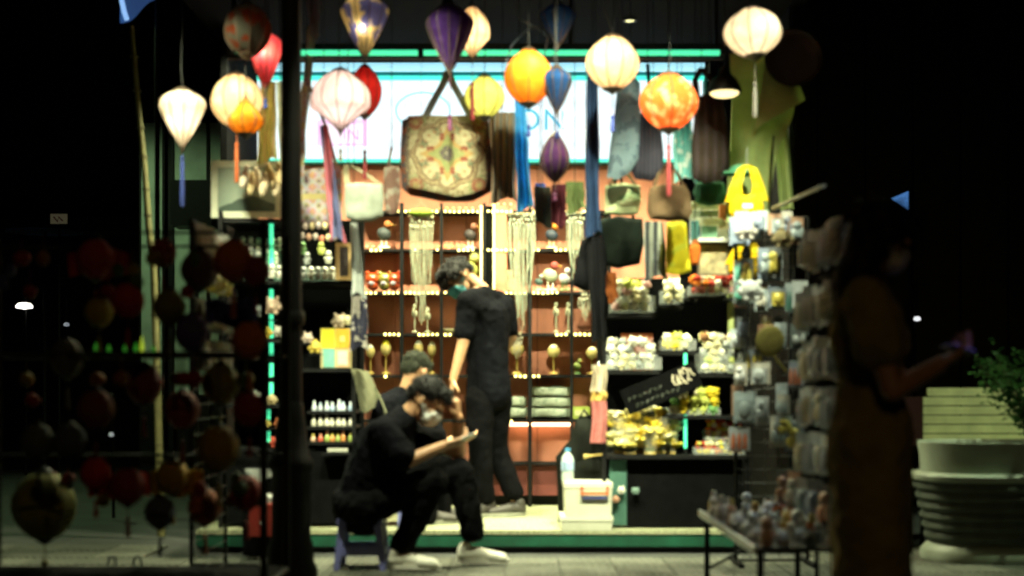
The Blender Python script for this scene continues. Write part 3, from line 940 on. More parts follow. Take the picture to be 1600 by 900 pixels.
def folk_mat():
    t = NT('folk_embroidery'); vec, x, y, z = t.obj()
    n3 = t.noise(vec, 160, 2)
    fx = t.math('ABSOLUTE', t.math('SUBTRACT', t.math('FRACT', t.math('MULTIPLY', x, 14)), .5)); fz = t.math('ABSOLUTE', t.math('SUBTRACT', t.math('FRACT', t.math('MULTIPLY', z, 14)), .5))
    dia = t.math('ADD', t.math('ADD', fx, fz), t.math('MULTIPLY', t.math('SUBTRACT', n3, .5), .35))
    c = t.ramp(dia, [(.10, (.30, .19, .07)), (.24, (.24, .04, .03)), (.38, (.30, .24, .17)), (.52, (.18, .15, .28)), (.66, (.30, .24, .17)), (.85, (.07, .025, .04))])
    q = t.n('ShaderNodeTexNoise'); q.inputs['Scale'].default_value = 34; t.link(vec, q.inputs['Vector'])
    hs = t.n('ShaderNodeHueSaturation'); hs.inputs['Saturation'].default_value = 1.6; hs.inputs['Value'].default_value = .45; t.link(q.outputs['Color'], hs.inputs['Color'])
    c = t.mix(.28, c, hs.outputs[0])
    band = t.math('GREATER_THAN', t.math('SINE', t.math('MULTIPLY', z, 30)), .86)
    c = t.mix(band, c, (.26, .21, .09))
    t.link(c, t.b.inputs['Base Color']); t.b.inputs['Roughness'].default_value = .95
    t.bump(t.noise(vec, 200, 2), .4, .003)
    return t.m
def pompoms(o, s):
    for row, yy, n in ((0, 352, 7), (1, 372, 6)):
        for k in range(n):
            x = (468 + k * 10.2 + row * 5 - 499) * s
            c = random.choice([(.6, .35, .25), (.62, .52, .3), (.55, .18, .12), (.5, .42, .42), (.6, .5, .45)])
            q = MB().ball((x, -.02, (322 - yy + random.uniform(-3, 3)) * s), (.016, .014, .022), 8, 6).build('pompom', TFAB, o, color=c)
bag(499, 322, 7.5, [(466, 268), (500, 262), (533, 268), (534, 300), (534, 345), (515, 350), (485, 350), (466, 346), (465, 300)], .05, folk_mat(),
    'embroidered folk bag with pompom fringe right of the black post', straps=[[(472, 268), (474, 200), (478, 120)], [(528, 268), (510, 200), (478, 120)]], sw=5, extra=pompoms)
scarf(408, 430, 128, 400, 430, 252, 7.45, cloth('lime_stripe_cloth', (.55, .55, .26), (.62, .50, .30), 260, trans=.4), 'cream and lime striped scarf left of the black post', 2)
scarf(432, 442, 128, 436, 443, 250, 7.55, cloth('pale_voile', (.62, .64, .58), trans=.5), 'white voile strip left of the black post', 1)
scarf(480, 494, 40, 462, 474, 246, 7.6, cloth('taupe_cloth', (.26, .23, .19), (.18, .17, .16), 150), 'taupe strap cloth between post and white lantern', 1)
scarf(478, 498, -40, 484, 498, 60, 7.5, cloth('slate_cloth', (.14, .16, .19)), 'slate grey cloth at the top right of the post', 1)
scarf(500, 512, 196, 518, 540, 376, 7.42, cloth('navy_rose_cloth', (.10, .11, .22), (.42, .12, .16), 60), 'navy and rose scarf over the folk bag', 1)
bag(569, 315, 7.35, [(539, 287), (570, 286), (598, 288), (600, 315), (598, 338), (580, 346), (556, 347), (540, 340), (538, 312)], .06, cloth('pale_canvas', (.26, .28, .24), trans=.15),
    'pale grey green canvas bag left of the mandala bag', straps=[[(543, 290), (540, 266), (544, 256)], [(596, 290), (572, 272), (544, 256)]], sw=9, strap_m=cloth('cream_webbing', (.34, .30, .20)))
scarf(764, 806, 176, 768, 806, 314, 7.62, cloth('grey_brown_cloth', (.15, .14, .13), (.26, .19, .13), 170), 'grey brown pleated scarf right of the mandala bag', 4, .025)
scarf(804, 818, 118, 808, 832, 326, 7.6, cloth('sky_blue_cloth', (.07, .33, .62), trans=.5), 'bright blue scarf before the glowing sign', 2)
scarf(834, 860, 292, 836, 862, 352, 7.75, cloth('dark_olive_cloth', (.06, .06, .045)), 'small dark olive cloth below the plum lantern', 1, cord=True)
scarf(862, 884, 288, 860, 884, 352, 7.7, cloth('maroon_cloth', (.085, .02, .03)), 'pair of maroon stockings below the plum lantern', 2)
scarf(917, 934, 118, 914, 938, 366, 7.5, cloth('navy_cloth', (.018, .035, .085)), 'long navy scarf hanging before the sign', 2)
scarf(916, 944, 366, 926, 946, 532, 7.52, cloth('black_cloth', (.004, .004, .005), trans=0), 'long black scarf tail below the navy scarf', 2, cord=False, name='hanging_scarf')
bag(975, 200, 7.5, [(966, 120), (985, 112), (1000, 130), (1000, 200), (998, 248), (985, 270), (965, 281), (948, 276), (952, 240), (960, 180)], .06, cloth('denim_cloth', (.20, .28, .34), (.12, .17, .22), 0, trans=.35),
    'faded denim blue bag right of the navy scarf', straps=[[(975, 124), (985, 80)]], sw=6)
bag(1014, 240, 7.58, [(1002, 168), (1022, 160), (1032, 190), (1037, 240), (1036, 270), (1018, 284), (992, 280), (984, 262), (994, 210)], .07, cloth('dark_navy_pleat', (.028, .030, .05), (.05, .045, .06), 260, trans=.05),
    'dark navy pleated bag between denim bag and coral lantern', straps=[[(1016, 168), (1012, 100)]], sw=6)
scarf(1052, 1078, 168, 1054, 1086, 282, 7.6, cloth('aqua_cloth', (.16, .40, .40), (.50, .56, .55), 0, trans=.4), 'aqua and white scarf under the coral lantern', 3)
bag(1112, 215, 7.5, [(1092, 150), (1112, 140), (1130, 160), (1140, 210), (1141, 262), (1128, 282), (1100, 286), (1082, 278), (1080, 230), (1085, 180)], .09, cloth('dark_brown_cloth', (.026, .019, .015), (.036, .026, .028), 120, trans=.04),
    'dark brown bag at the right below the green tube end', straps=[[(1090, 160), (1086, 125), (1096, 106)], [(1128, 160), (1112, 125), (1096, 106)]], sw=10)
bag(1046, 318, 7.35, [(1016, 292), (1040, 287), (1070, 290), (1078, 300), (1082, 330), (1076, 343), (1046, 346), (1016, 344), (1011, 330), (1012, 305)], .09, cloth('brown_canvas', (.13, .085, .05), trans=.05),
    'small brown canvas bag below the coral lantern', straps=[[(1022, 292), (1030, 270), (1044, 255)], [(1070, 292), (1058, 270), (1044, 255)]], sw=5)
bag(972, 310, 7.7, [(946, 290), (975, 286), (1000, 290), (1002, 312), (998, 334), (972, 337), (946, 334), (944, 312)], .05, cloth('pale_floral_cloth', (.46, .50, .30), (.30, .40, .22), 0, trans=.1),
    'pale green floral bag under the denim bag', straps=[[(952, 290), (966, 272), (972, 262)], [(994, 290), (980, 272), (972, 262)]], sw=4)
bag(966, 375, 7.72, [(932, 345), (966, 338), (1004, 342), (1006, 380), (1000, 412), (966, 420), (934, 412), (928, 380)], .09, cloth('black_green_cloth', (.006, .009, .007), trans=0),
    'black cloth bag under the pale floral bag', straps=[[(944, 345), (956, 310), (966, 262)], [(992, 345), (978, 310), (966, 262)]], sw=4)
bag(925, 422, 7.62, [(908, 376), (930, 368), (946, 380), (950, 420), (940, 452), (914, 456), (894, 446), (900, 410)], .08, cloth('black_cloth', (.004, .004, .005)),
    'limp black bag over the right end of the back shelves', straps=[[(916, 378), (926, 340), (930, 300)]], sw=5)
scarf(1006, 1036, 346, 1008, 1042, 436, 7.66, cloth('grey_check_cloth', (.35, .37, .34), (.05, .055, .06), 130, trans=.05), 'grey and black checked cloth below the brown bag', 2)
bag(1058, 388, 7.6, [(1042, 348), (1058, 345), (1072, 348), (1076, 390), (1080, 424), (1058, 430), (1040, 426), (1041, 385)], .05, cloth('yellow_felt', (.66, .56, .03), (.60, .60, .06), trans=.1),
    'yellow felt pouch below the brown bag', straps=[[(1050, 348), (1058, 330)], [(1066, 348), (1058, 330)]], sw=4)
scarf(548, 558, 348, 550, 572, 462, 7.6, cloth('pale_grey_cloth', (.34, .36, .35)), 'pale grey cloth strip below the pale canvas bag', 1, cord=True)
scarf(550, 572, 462, 546, 574, 546, 7.72, cloth('floral_black_cloth', (.03, .03, .05), (.36, .33, .30), 0), 'black and white flowered cloth above the yellow boxes', 2, cord=False)
# pale cloth leaning at the foot of the left shelves
o = thing('folded_cloth', P(570, 640, 7.75), 'pale cream cloth sticking up behind the seated man', 'cloth')
s = S(7.75)
MB().sheet(lambda u, v: ((548 + (26 + 16 * v) * u + 14 * v - 570) * s, .05 * math.sin(u * 7 + v * 3) + .05 * v, (640 - 5 * math.sin(u * 9) * v - (576 + 64 * v + 4 * u)) * s), 8, 8, .006).build('cloth', cloth('cream_canvas', (.22, .22, .14)), o)

bag(1108, 300, 7.68, [(1086, 286), (1108, 282), (1132, 286), (1136, 304), (1130, 318), (1108, 321), (1088, 318), (1083, 302)], .06, cloth('bottle_green_cloth', (.03, .09, .055), trans=.05), 'bottle green pouch above the notebook rack', straps=[[(1092, 286), (1104, 270), (1108, 255)], [(1126, 286), (1114, 270), (1108, 255)]], sw=4)
bag(612, 300, 7.66, [(600, 262), (612, 258), (624, 262), (626, 300), (622, 332), (612, 336), (602, 330), (599, 298)], .05, cloth('rose_grey_cloth', (.20, .12, .10), (.30, .26, .22), 0), 'narrow rose grey pouch left of the mandala bag', straps=[[(606, 262), (612, 230)]], sw=4)
scarf(884, 912, 284, 886, 914, 330, 7.8, cloth('moss_cloth', (.10, .13, .05)), 'small moss green cloth left of the navy scarf', 2)
scarf(836, 850, 286, 838, 856, 300, 7.8, cloth('cobalt_cloth', (.04, .06, .22)), 'tiny cobalt cloth under the plum lantern', 1)
scarf(944, 962, 426, 950, 966, 470, 7.66, cloth('rust_strip_cloth', (.24, .07, .02)), 'short rust strip hanging left of the white plush tray', 1, cord=False)
scarf(1080, 1092, 345, 1082, 1090, 400, 7.66, cloth('teal_strip_cloth', (.05, .14, .14)), 'teal strip right of the yellow pouch', 1, cord=False)
bag(1086, 400, 7.62, [(1078, 384), (1086, 381), (1094, 384), (1095, 400), (1091, 414), (1081, 414), (1077, 400)], .04, cloth('orange_felt', (.45, .11, .02), trans=.05), 'little orange felt purse right of the yellow pouch', straps=[[(1081, 384), (1086, 374)], [(1091, 384), (1086, 374)]], sw=3)
# green curtain at the right front corner
def curtain():
    o = thing('green_curtain', P(1196, 330, 7.6), 'olive green cloth drape pulled aside at the right corner', 'curtain'); s = S(7.6)
    m = cloth('olive_drape', (.33, .41, .17), var=.12, trans=.2)
    def fn(u, v):                                    # main fall, gathered
        xl = 1140 + 4 * math.sin(v * 5); xr = 1232 - 30 * v ** .8 + 22 * math.exp(-((v - .32) / .2) ** 2)
        return ((xl + (xr - xl) * u - 1196) * s, .016 * math.sin(u * 9 + v * 1.2) * (.3 + v) + .03 * v * u, (330 - (84 + 262 * v)) * s)
    MB().sheet(fn, 36, 26, .005).build('main_fall', m, o)
    def fn2(u, v):                                   # folded flap with pointed corner
        a = Vector((1196, 78)).lerp(Vector((1222, 82)), u); b = Vector((1176, 205)).lerp(Vector((1257, 158)), u)
        q = a.lerp(b, v)
        return ((q.x - 1196) * s, -.07 + .012 * math.sin(u * 5 + v * 2) + .03 * u, (330 - q.y) * s)
    MB().sheet(fn2, 20, 16, .005).build('folded_flap', m, o)
    def fn3(u, v):
        x = 1212 + 22 * u + 10 * v; y = 190 + 135 * v
        return ((x - 1196) * s, .03 * math.sin(u * 7) + .05, (330 - y) * s)
    MB().sheet(fn3, 10, 16, .005).build('side_fall', m, o)
    MB().tube([((1206 - 1196) * s, -.05, (330 - 215) * s), ((1200 - 1196) * s, -.05, (330 - 330) * s)], .006, 6).build('tie_cord', BLACK, o)
curtain()
# round tin hung above the curtain in the dark
o = thing('woven_tray', P(1238, 92, 7.5), 'dim round reddish tray at the edge of the dark right', 'tray')
mb = MB(); mb.T = Matrix.Rotation(R(68), 4, 'Y') @ Matrix.Rotation(R(90), 4, 'X')
mb.lathe([(0, -.01), (.10, -.012), (.155, .0), (.17, .03), (.163, .03), (.148, .008), (.09, 0), (0, .002)], 28).build('dish', mat('tray_red', (.015, .005, .004), .6), o)
MB().tube([(0, 0, .16), (0, 0, 3.334 - o.location.z)], .0025, 5).build('cord', BLACK, o)

# yellow bib bags at the right
def bib(px, py, Y, label, w=1.0, hgt=1.0):
    pts_o = [(-13, -42), (-4, -50), (6, -49), (15, -38), (22, -12), (27, 14), (26, 30), (14, 41), (-4, 43), (-20, 38), (-27, 22), (-25, 2), (-18, -20)]
    o = thing('shoulder_bag', P(px, py, Y), label, 'bag', 'yellow bags on the right')
    m = cloth('saffron_felt', (.56, .36, .010), (.50, .42, .02), 0, trans=.12); s = S(Y)
    body = [(x * w, y * hgt) for x, y in [(-27, 8), (-16, -6), (0, -2), (14, -8), (26, 10), (27, 28), (14, 41), (-4, 44), (-20, 38), (-28, 24)]]
    b = MB().pillow(outline_px(body, 0, 0, Y, 3), .07).build('bag_body', m, o); wrinkle(b, .008)
    lp = [(-20, 8), (-17, -20), (-8, -44), (1, -50), (9, -44), (17, -20), (20, 6)]
    line = [Vector((x * w * s, 0, -y * hgt * s)) for x, y in lp]
    MB().ribbon(line, [.10, .06, .045, .045, .045, .06, .10], .02).build('shoulder_loop', m, o)
    MB().box((-.004, -.040, -.055), (.056, .004, .026)).build('sewn_label', WHITEP, o)
    MB().tube([(0, 0, 50 * hgt * s - .004), (0, 0, 50 * hgt * s + .10)], .003, 5).build('hook', CHROME, o)
bib(1167, 308, 7.2, 'saffron yellow shoulder bag with white label in front of the curtain')
bib(1166, 408, 7.3, 'lower yellow green shoulder bag beside the toy rack', 1.0, .62)
o = thing('cloth_cap', P(1158, 268, 7.45), 'small green cap above the saffron bag', 'cap')
MB().lathe([(.075, -.02), (.078, -.012), (.07, .015), (.045, .036), (0, .042)], 18).build('crown', cloth('cap_green', (.06, .20, .12)), o)
MB().box((-.05, -.05, -.018), (.13, .09, .008)).build('brim', cloth('cap_green', (.06, .20, .12)), o)

# bunch of beige pouches hanging at the left
pm = MB().ball((0, 0, 0), (.030, .022, .072), 10, 7); pm.ball((0, 0, .062), (.016, .014, .02), 8, 5)
pouch_me = pm.mesh('pouch', TFAB)
for k, (x, y, a) in enumerate([(382, 278, .25), (392, 288, .1), (402, 281, -.1), (412, 290, .15), (423, 276, -.2), (431, 290, .05), (438, 274, -.15)]):
    q = inst(pouch_me, 'soft_pouch', P(x, y, 7.5 + .03 * (k % 3)), rot=(0, a, 0), scale=(.9, 1, .95),
             color=random.choice([(.55, .42, .24), (.58, .47, .33), (.50, .34, .22), (.62, .52, .42)]))
    tag(q, 'beige soft pouch in the bunch hanging at the picture frame', 'pouch', 'beige pouches in a bunch')
# ================================================================== GOODS ON THE SHELVES
def rc_(*cs): return random.choice(cs)
WH, CR, YL, LM, RD, OR, PK, TL, GN, BR, GY = (.76, .75, .64), (.72, .66, .42), (.66, .50, .03), (.50, .55, .12), (.42, .035, .02), (.60, .17, .02), (.58, .34, .32), (.10, .42, .38), (.14, .30, .10), (.20, .10, .045), (.32, .34, .33)
# --- soft toys: three meshes shared by all
def toy_mesh(v):
    m = MB()
    m.ball((0, 0, .026), (.026, .024, .0245), 12, 8)
    if v == 0:
        for s in (-1, 1): m.ball((s * .015, -.002, .050), (.006, .004, .009), 6, 5)
    elif v == 1:
        for s in (-1, 1): m.ball((s * .021, 0, .044), (.008, .006, .008), 6, 5)
    else:
        m.ball((0, -.001, .052), (.008, .008, .006), 7, 5)
    for s in (-1, 1):
        m.ball((s * .025, -.008, .022), (.007, .007, .009), 6, 5); m.ball((s * .013, -.016, .005), (.008, .010, .006), 6, 5)
    m.ball((0, -.023, .024), (.007, .005, .005), 6, 5)
    return m.mesh('soft_toy', TFAB)
TOYS = [toy_mesh(v) for v in range(3)]
def basket(x0, y0, x1, y1, Y, label, cols, toylabel, group, size=1.0, wire=False, depth=.2, low=.55, ncap=40):
    """clear tray with soft toys heaped in it; px box of the whole pile"""
    a, b = P(x0, y1, Y), P(x1, y0, Y)
    w, h = b.x - a.x, b.z - a.z
    o = thing('toy_tray', ((a.x + b.x) / 2, Y + depth / 2, a.z), label, 'tray', 'clear trays on the right shelves')
    hh = h * low
    t = MB(); t.bbox(-w / 2, w / 2, -depth / 2, depth / 2, .0, .004); t.build('tray_base', CLEAR, o, smooth=False)
    for (xa, xb, ya, yb) in ((-w / 2, w / 2, -depth / 2, -depth / 2 + .003), (-w / 2, w / 2, depth / 2 - .003, depth / 2), (-w / 2, -w / 2 + .003, -depth / 2 + .003, depth / 2 - .003), (w / 2 - .003, w / 2, -depth / 2 + .003, depth / 2 - .003)):
        MB().bbox(xa, xb, ya, yb, .0041, hh).build('tray_side', CLEAR, o, smooth=False)
    step = .050 * size; n = 0
    nxx = max(2, int((w - .02) / step)); nyy = max(2, int((depth - .02) / step)); nl = max(1, int(round((h - .05 * size) / (.042 * size)))+1)
    for l in range(nl):
        for j in range(nyy):
            if l == 0 and j > 0: continue          # hidden ones are left out
            for i in range(nxx):
                if j > 0 and l < nl - 1: continue
                if n >= ncap: break
                if l == nl - 1 and random.random() < .25: continue
                x = -w / 2 + .012 + step * (i + .5) + random.uniform(-.006, .006) + (l % 2) * step * .2
                if abs(x) > w / 2 - .012: continue
                y = -depth / 2 + .022 + j * step + random.uniform(-.004, .006)
                q = inst(random.choice(TOYS), 'soft_toy', o.location + Vector((x, y, (.005 + l * .042 * size) + random.uniform(0, .006))),
                         rot=(random.uniform(-.3, .3), random.uniform(-.35, .35), random.uniform(-.9, .9)), scale=(size, size, size * random.uniform(.9, 1.05)), color=random.choice(cols))
                tag(q, toylabel, 'soft toy', group); n += 1
    return o
basket(955, 440, 1025, 487, RY + .23, 'clear tray of white plush toys at the upper left of the counter', [WH, WH, CR, WH, LM, PK], 'white or cream plush toy in the upper left counter tray', 'plush toys in the upper left tray', 1.12)
basket(1036, 434, 1070, 473, RY + .23, 'small clear tray of white plush beside the yellow pouch', [WH, CR, TL], 'pale plush toy in the small tray under the yellow pouch', 'plush toys in the small tray', 1.12)
basket(1080, 432, 1158, 460, RY + .23, 'clear tray of red and cream plush below the small frame', [RD, OR, CR, WH, RD], 'red, orange or cream plush toy in the tray below the small frame', 'plush toys in the red tray', .9)
basket(947, 533, 1034, 578, RY + .11, 'clear tray of white and pink plush above the yellow flowers', [WH, WH, CR, PK, WH, GY], 'white or pink plush toy in the middle left counter tray', 'plush toys in the middle left tray', 1.12)
basket(1033, 516, 1088, 548, RY + .11, 'clear tray of yellow and white plush in the middle of the counter', [YL, WH, CR, YL, LM], 'yellow or white plush toy in the middle counter tray', 'plush toys in the middle tray', 1.12)
basket(1093, 525, 1165, 583, RY + .11, 'clear tray of cream and green plush beside the toy rack', [CR, WH, LM, CR, BR, GY], 'cream or greenish plush toy in the right counter tray', 'plush toys in the right tray', 1.12)
basket(1041, 612, 1126, 649, RY + .05, 'clear tray of yellow and green felt balls below the script board', [YL, LM, CR, GN, YL, LM], 'yellow or green felt toy in the tray below the script board', 'felt toys below the script board', 1.2, low=.3)
basket(1100, 657, 1166, 689, RY + .12, 'upper clear tray of bright trinkets on the counter', [RD, CR, YL, OR, WH, LM], 'tiny bright trinket toy in the upper counter tray', 'trinkets in the upper counter tray', .62, depth=.12, ncap=34)
basket(1086, 690, 1166, 711, RY + .01, 'lower clear tray of bright trinkets on the counter', [CR, RD, LM, YL, GY, OR], 'tiny bright trinket toy in the lower counter tray', 'trinkets in the lower counter tray', .55, depth=.10, ncap=34)

# --- yellow flowers in cellophane on the counter
def bouquet(px, ytop, ybase, Y, wpx, label, seed):
    random.seed(seed)
    b = P(px, ybase, Y); s = S(Y); H = (ybase - ytop) * s; w = wpx * s / 2
    o = thing('wrapped_bouquet', b, label, 'bouquet', 'wrapped yellow bouquets on the counter')
    MB().lathe([(w * .42, .0), (w * .5, H * .12), (w * .62, H * .4), (w * .9, H * .75), (w * .98, H * .84)], 18, fr=lambda a, i: 1 + .07 * math.sin(a * 7 + i)).build('cellophane', glassy('cellophane', (.98, .97, .88), .18, .14), o)
    for k in range(20):
        a = random.uniform(0, 2 * PI); rr = w * math.sqrt(random.random()) * .85; z = H * random.uniform(.25, 1.0) - rr * .2
        fl = MB(); c = Vector((rr * math.cos(a), rr * math.sin(a) * .7, z))
        for j in range(9):
            t = j * 2 * PI / 9
            fl.T = Matrix.Translation(c) @ Matrix.Rotation(random.uniform(-.5, .5), 4, 'X') @ Matrix.Rotation(t, 4, 'Z') @ Matrix.Rotation(-.5, 4, 'Y')
            fl.ball((.026, 0, 0), (.026, .015, .009), 6, 4)
        fl.T = Matrix.Translation(c); fl.ball((0, 0, .005), (.014, .014, .012), 7, 5)
        fl.build('flower', TFAB, o, color=random.choice([(.80, .68, .16), (.82, .76, .40), (.80, .62, .08), (.84, .80, .60), (.82, .74, .34)]))
        MB().tube([c, (c.x * .3, c.y * .3, .02)], .0025, 5).build('stem', mat('stem_green', (.12, .2, .05)), o)
    MB().lathe([(w * .46, H * .05), (w * .50, H * .08), (w * .46, H * .11)], 14).build('bow', mat('gold_ribbon', (.55, .40, .10), .3), o)
for k, (px, yt, w, dy, lab) in enumerate([(968, 640, 40, .05, 'leftmost'), (1000, 632, 44, .10, 'second'), (1030, 640, 44, .05, 'third'), (984, 660, 42, .0, 'front left'), (1016, 662, 42, .0, 'front right'), (1050, 654, 30, .08, 'rightmost')]):
    bouquet(px, yt, 712, RY + .06 + dy, w, '%s cellophane bouquet of yellow flowers on the counter' % lab, 40 + k)
random.seed(21)

# --- black board with script lettering, leaning on the shelf
bd = thing('script_board', P(1034, 612, RY - .03), 'black board with faint script lettering tilted on the counter', 'sign')
s = S(RY - .03); rotb = Matrix.Rotation(R(-22), 4, 'Y')
mb = MB(); mb.T = rotb; mb.bbox(-.235, .245, -.006, .006, -.06, .10); mb.build('board', DARKWOOD, bd, smooth=False)
def stroke(pts, r, m):
    mb = MB(); mb.T = rotb; mb.tube([(x, -.009, z) for x, z in pts], r, 6); mb.build('lettering', m, bd)
bright = mat('sign_cream_paint', (.55, .48, .36), .6); faint = mat('sign_faint_paint', (.06, .07, .055), .6)
stroke([(.10, .07), (.085, .04), (.09, .01), (.11, .005), (.125, .03), (.12, .06), (.11, .03), (.13, .0)], .006, bright)
stroke([(.145, .085), (.14, .04), (.15, .0), (.165, -.01)], .006, bright)
stroke([(.165, .05), (.155, .07), (.17, .085), (.19, .07), (.185, .03), (.17, .01), (.195, .0)], .0055, bright)
stroke([(.205, .07), (.21, .03), (.225, .02)], .005, bright)
for row, (zz, n) in enumerate(((.022, 7), (-.028, 9))):
    for k in range(n):
        x = -.205 + k * .033 + row * .03; j = lambda: random.uniform(-.008, .008)
        stroke([(x, zz + j()), (x + .006, zz + .018 + j()), (x + .012, zz + .004 + j()), (x + .020, zz + .014 + j())], .0032, faint)

# --- framed picture and notebooks on the right, tops above the counter
def frame(px0, py0, px1, py1, Y, bw, fm, pm, label, name='picture_frame', cat='picture frame', depth=.02, back=None):
    o = thing(name, P((px0 + px1) / 2, py1, Y), label, cat)
    a, b = rel(o, px0, py1, Y), rel(o, px1, py0, Y); w = bw * S(Y)
    for q in ((a.x, b.x, a.z, a.z + w), (a.x, b.x, b.z - w, b.z), (a.x, a.x + w, a.z + w, b.z - w), (b.x - w, b.x, a.z + w, b.z - w)):
        MB().bbox(q[0], q[1], -depth, 0, q[2], q[3]).build('frame_bar', fm, o, smooth=False)
    MB().bbox(a.x + w * .5, b.x - w * .5, -depth * .5, .004, a.z + w * .5, b.z - w * .5).build('picture', pm, o, smooth=False)
    return o
def landscape_mat():
    t = NT('misty_print'); vec, x, y, z = t.obj()
    h = t.math('ADD', .085, t.math('MULTIPLY', t.noise(vec, 7, 3), .10))
    h = t.math('ADD', h, t.math('MULTIPLY', t.math('ABSOLUTE', t.math('SUBTRACT', x, .03)), -.3))
    c = t.mix(t.math('LESS_THAN', z, h), t.ramp(t.noise(vec, 6, 3), [(.3, (.20, .25, .20)), (.7, (.28, .33, .27))]), (.035, .06, .045))
    t.link(c, t.b.inputs['Base Color']); t.b.inputs['Roughness'].default_value = .35
    return t.m
frame(331, 252, 441, 341, LY + .06, 10, mat('cream_frame_paint', (.55, .56, .44), .5), landscape_mat(), 'large cream picture frame with misty mountain print at upper left')
frame(525, 380, 551, 438, LY - .01, 6, mat('tan_wood', (.46, .30, .12), .5), mat('dark_print', (.04, .03, .03), .5, .6, 30), 'narrow tan wooden frame on the left shelf')
frame(1090, 380, 1138, 431, RY + .08, 3, mat('brown_frame', (.10, .07, .04), .5), mat('figure_print', (.30, .24, .13), .6, .7, 16), 'small brown framed print above the red plush tray')
nb = thing('notebook_rack', P(1110, 378, RY + .02), 'pale rack of notebooks beside the saffron bag', 'rack')
s = S(RY)
MB().bbox(-28 * s, 32 * s, -.02, .10, 0, 6 * s).build('ledge', WHITEP, nb, smooth=False)
MB().bbox(-28 * s, 32 * s, .105, .118, 0, 66 * s).build('back_panel', WHITEP, nb, smooth=False)
for k, (x0, x1, z0, z1, c) in enumerate([(-28, 14, 52, 64, (.72, .72, .54)), (-28, 14, 40, 50, (.24, .29, .22)), (-22, 20, 27, 38, (.72, .72, .58)), (-12, 12, 8, 26, (.14, .30, .21)), (-30, -14, 8, 34, (.08, .12, .17)), (16, 32, 36, 60, (.52, .14, .05)), (14, 30, 22, 34, (.58, .50, .34))]):
    q = MB().bbox(x0 * s, x1 * s, .02 + .004 * k, .035 + .004 * k, z0 * s, z1 * s).build('notebook', TINT, None, loc=nb.location, smooth=False, color=c)
    tag(q, ['cream notebook at the top of the notebook rack', 'dark green notebook second from the rack top', 'cream notebook in the middle of the rack', 'green notebook at the bottom of the rack', 'navy notebook at the left of the rack', 'orange card at the right of the rack', 'cream card below the orange one'][k], 'notebook', 'notebooks in the pale rack')
MB().lathe([(.0, 0), (.022, 0), (.022, .30), (0, .302)], 12).build('x', TINT, None) if False else None
# tall pale roll on the counter shelf and the orange strip
q = MB().lathe([(0, 0), (.026, 0), (.026, .52), (.024, .525), (0, .526)], 14).build('paper_roll', TINT, None, loc=P(1143, 583.5, RY + .36), color=(.36, .42, .16)); tag(q, 'upright pale green paper roll behind the right tray', 'paper roll')
q = MB().bbox(-.10, .10, -.03, .03, 0, .235); q = q.build('orange_box', TINT, None, loc=P(995, 578.5, RY + .36), color=(.38, .10, .03)); tag(q, 'dull orange box standing behind the middle left tray', 'box')

# --- pink and cream rolled towel at the counter end
o = thing('hanging_towel', P(936, 690, 7.72), 'pink and cream towel hanging at the counter end', 'towel')
s = S(7.72)
for (y0, y1, c, nm) in ((570, 612, (.58, .48, .36), 'cream_section'), (612, 626, (.56, .36, .10), 'amber_band'), (626, 692, (.52, .17, .16), 'pink_section')):
    mb = MB().sheet(lambda u, v: ((-11 + 22 * u + 2 * math.sin(v * 4)) * s, .016 * math.sin(u * 8), (690 - (y0 + (y1 - y0) * v)) * s), 12, 6, .012)
    mb.build(nm, TFAB, o, color=c)
MB().tube([(0, .01, 118 * s), (0, .02, 124 * s), (0, .12, 124 * s)], .003, 5).build('hook', CHROME, o)

# --- storage boxes, water bottle, backpack
def storage_box(px0, px1, y0, y1, Y, label, handle):
    o = thing('storage_box', P((px0 + px1) / 2, y1, Y), label, 'storage box', 'white storage boxes on the kiosk floor')
    s = S(Y); w = (px1 - px0) * s; h = (y1 - y0) * s; d = .34
    m = mat('milky_plastic', (.58, .58, .46), .35, .07)
    mb = MB()
    lo = [(-w * .47, -d * .47), (w * .47, -d * .47), (w * .47, d * .47), (-w * .47, d * .47)]
    hi = [(-w * .49, -d * .49), (w * .49, -d * .49), (w * .49, d * .49), (-w * .49, d * .49)]
    zt = h * (.84 if handle else .7)
    mb.add([(x, y, .001) for x, y in lo] + [(x, y, zt) for x, y in hi], [(3, 2, 1, 0), (4, 5, 6, 7), (0, 1, 5, 4), (1, 2, 6, 5), (2, 3, 7, 6), (3, 0, 4, 7)])
    mb.build('tub', m, o, smooth=False)
    MB().bbox(-w / 2, w / 2, -d / 2, d / 2, zt + .001, h - .001).build('lid', mat('milky_lid', (.64, .64, .52), .35, .05), o, smooth=False)
    if handle:
        hx0, hx1 = (905 - (px0 + px1) / 2) * s, (947 - (px0 + px1) / 2) * s
        r = mat('orange_clip', (.55, .11, .02), .35)
        hd = MB(); zz = h - .02
        hd.bbox(hx0, hx0 + .012, -d / 2 - .022, -d / 2 - .003, zz - .055, zz); hd.bbox(hx1 - .012, hx1, -d / 2 - .022, -d / 2 - .003, zz - .055, zz); hd.bbox(hx0 + .013, hx1 - .013, -d / 2 - .022, -d / 2 - .008, zz - .05, zz - .036)
        hd.build('handle', r, o, smooth=False)
        MB().bbox(hx0 + .005, hx1 - .005, -d / 2 - .012, -d / 2 - .002, zz - .075, zz - .058).build('blue_clip', mat('blue_clip', (.08, .10, .34), .4), o, smooth=False)
    return o
storage_box(874, 955, 803, 825, 7.86, 'lower shallow white storage box on the kiosk floor', False)
storage_box(880, 954, 751, 803, 7.86, 'white storage box with orange handle beside the counter', True)
o = thing('water_bottle', P(887, 751.5, 7.80), 'clear water bottle with blue cap on the storage box', 'bottle')
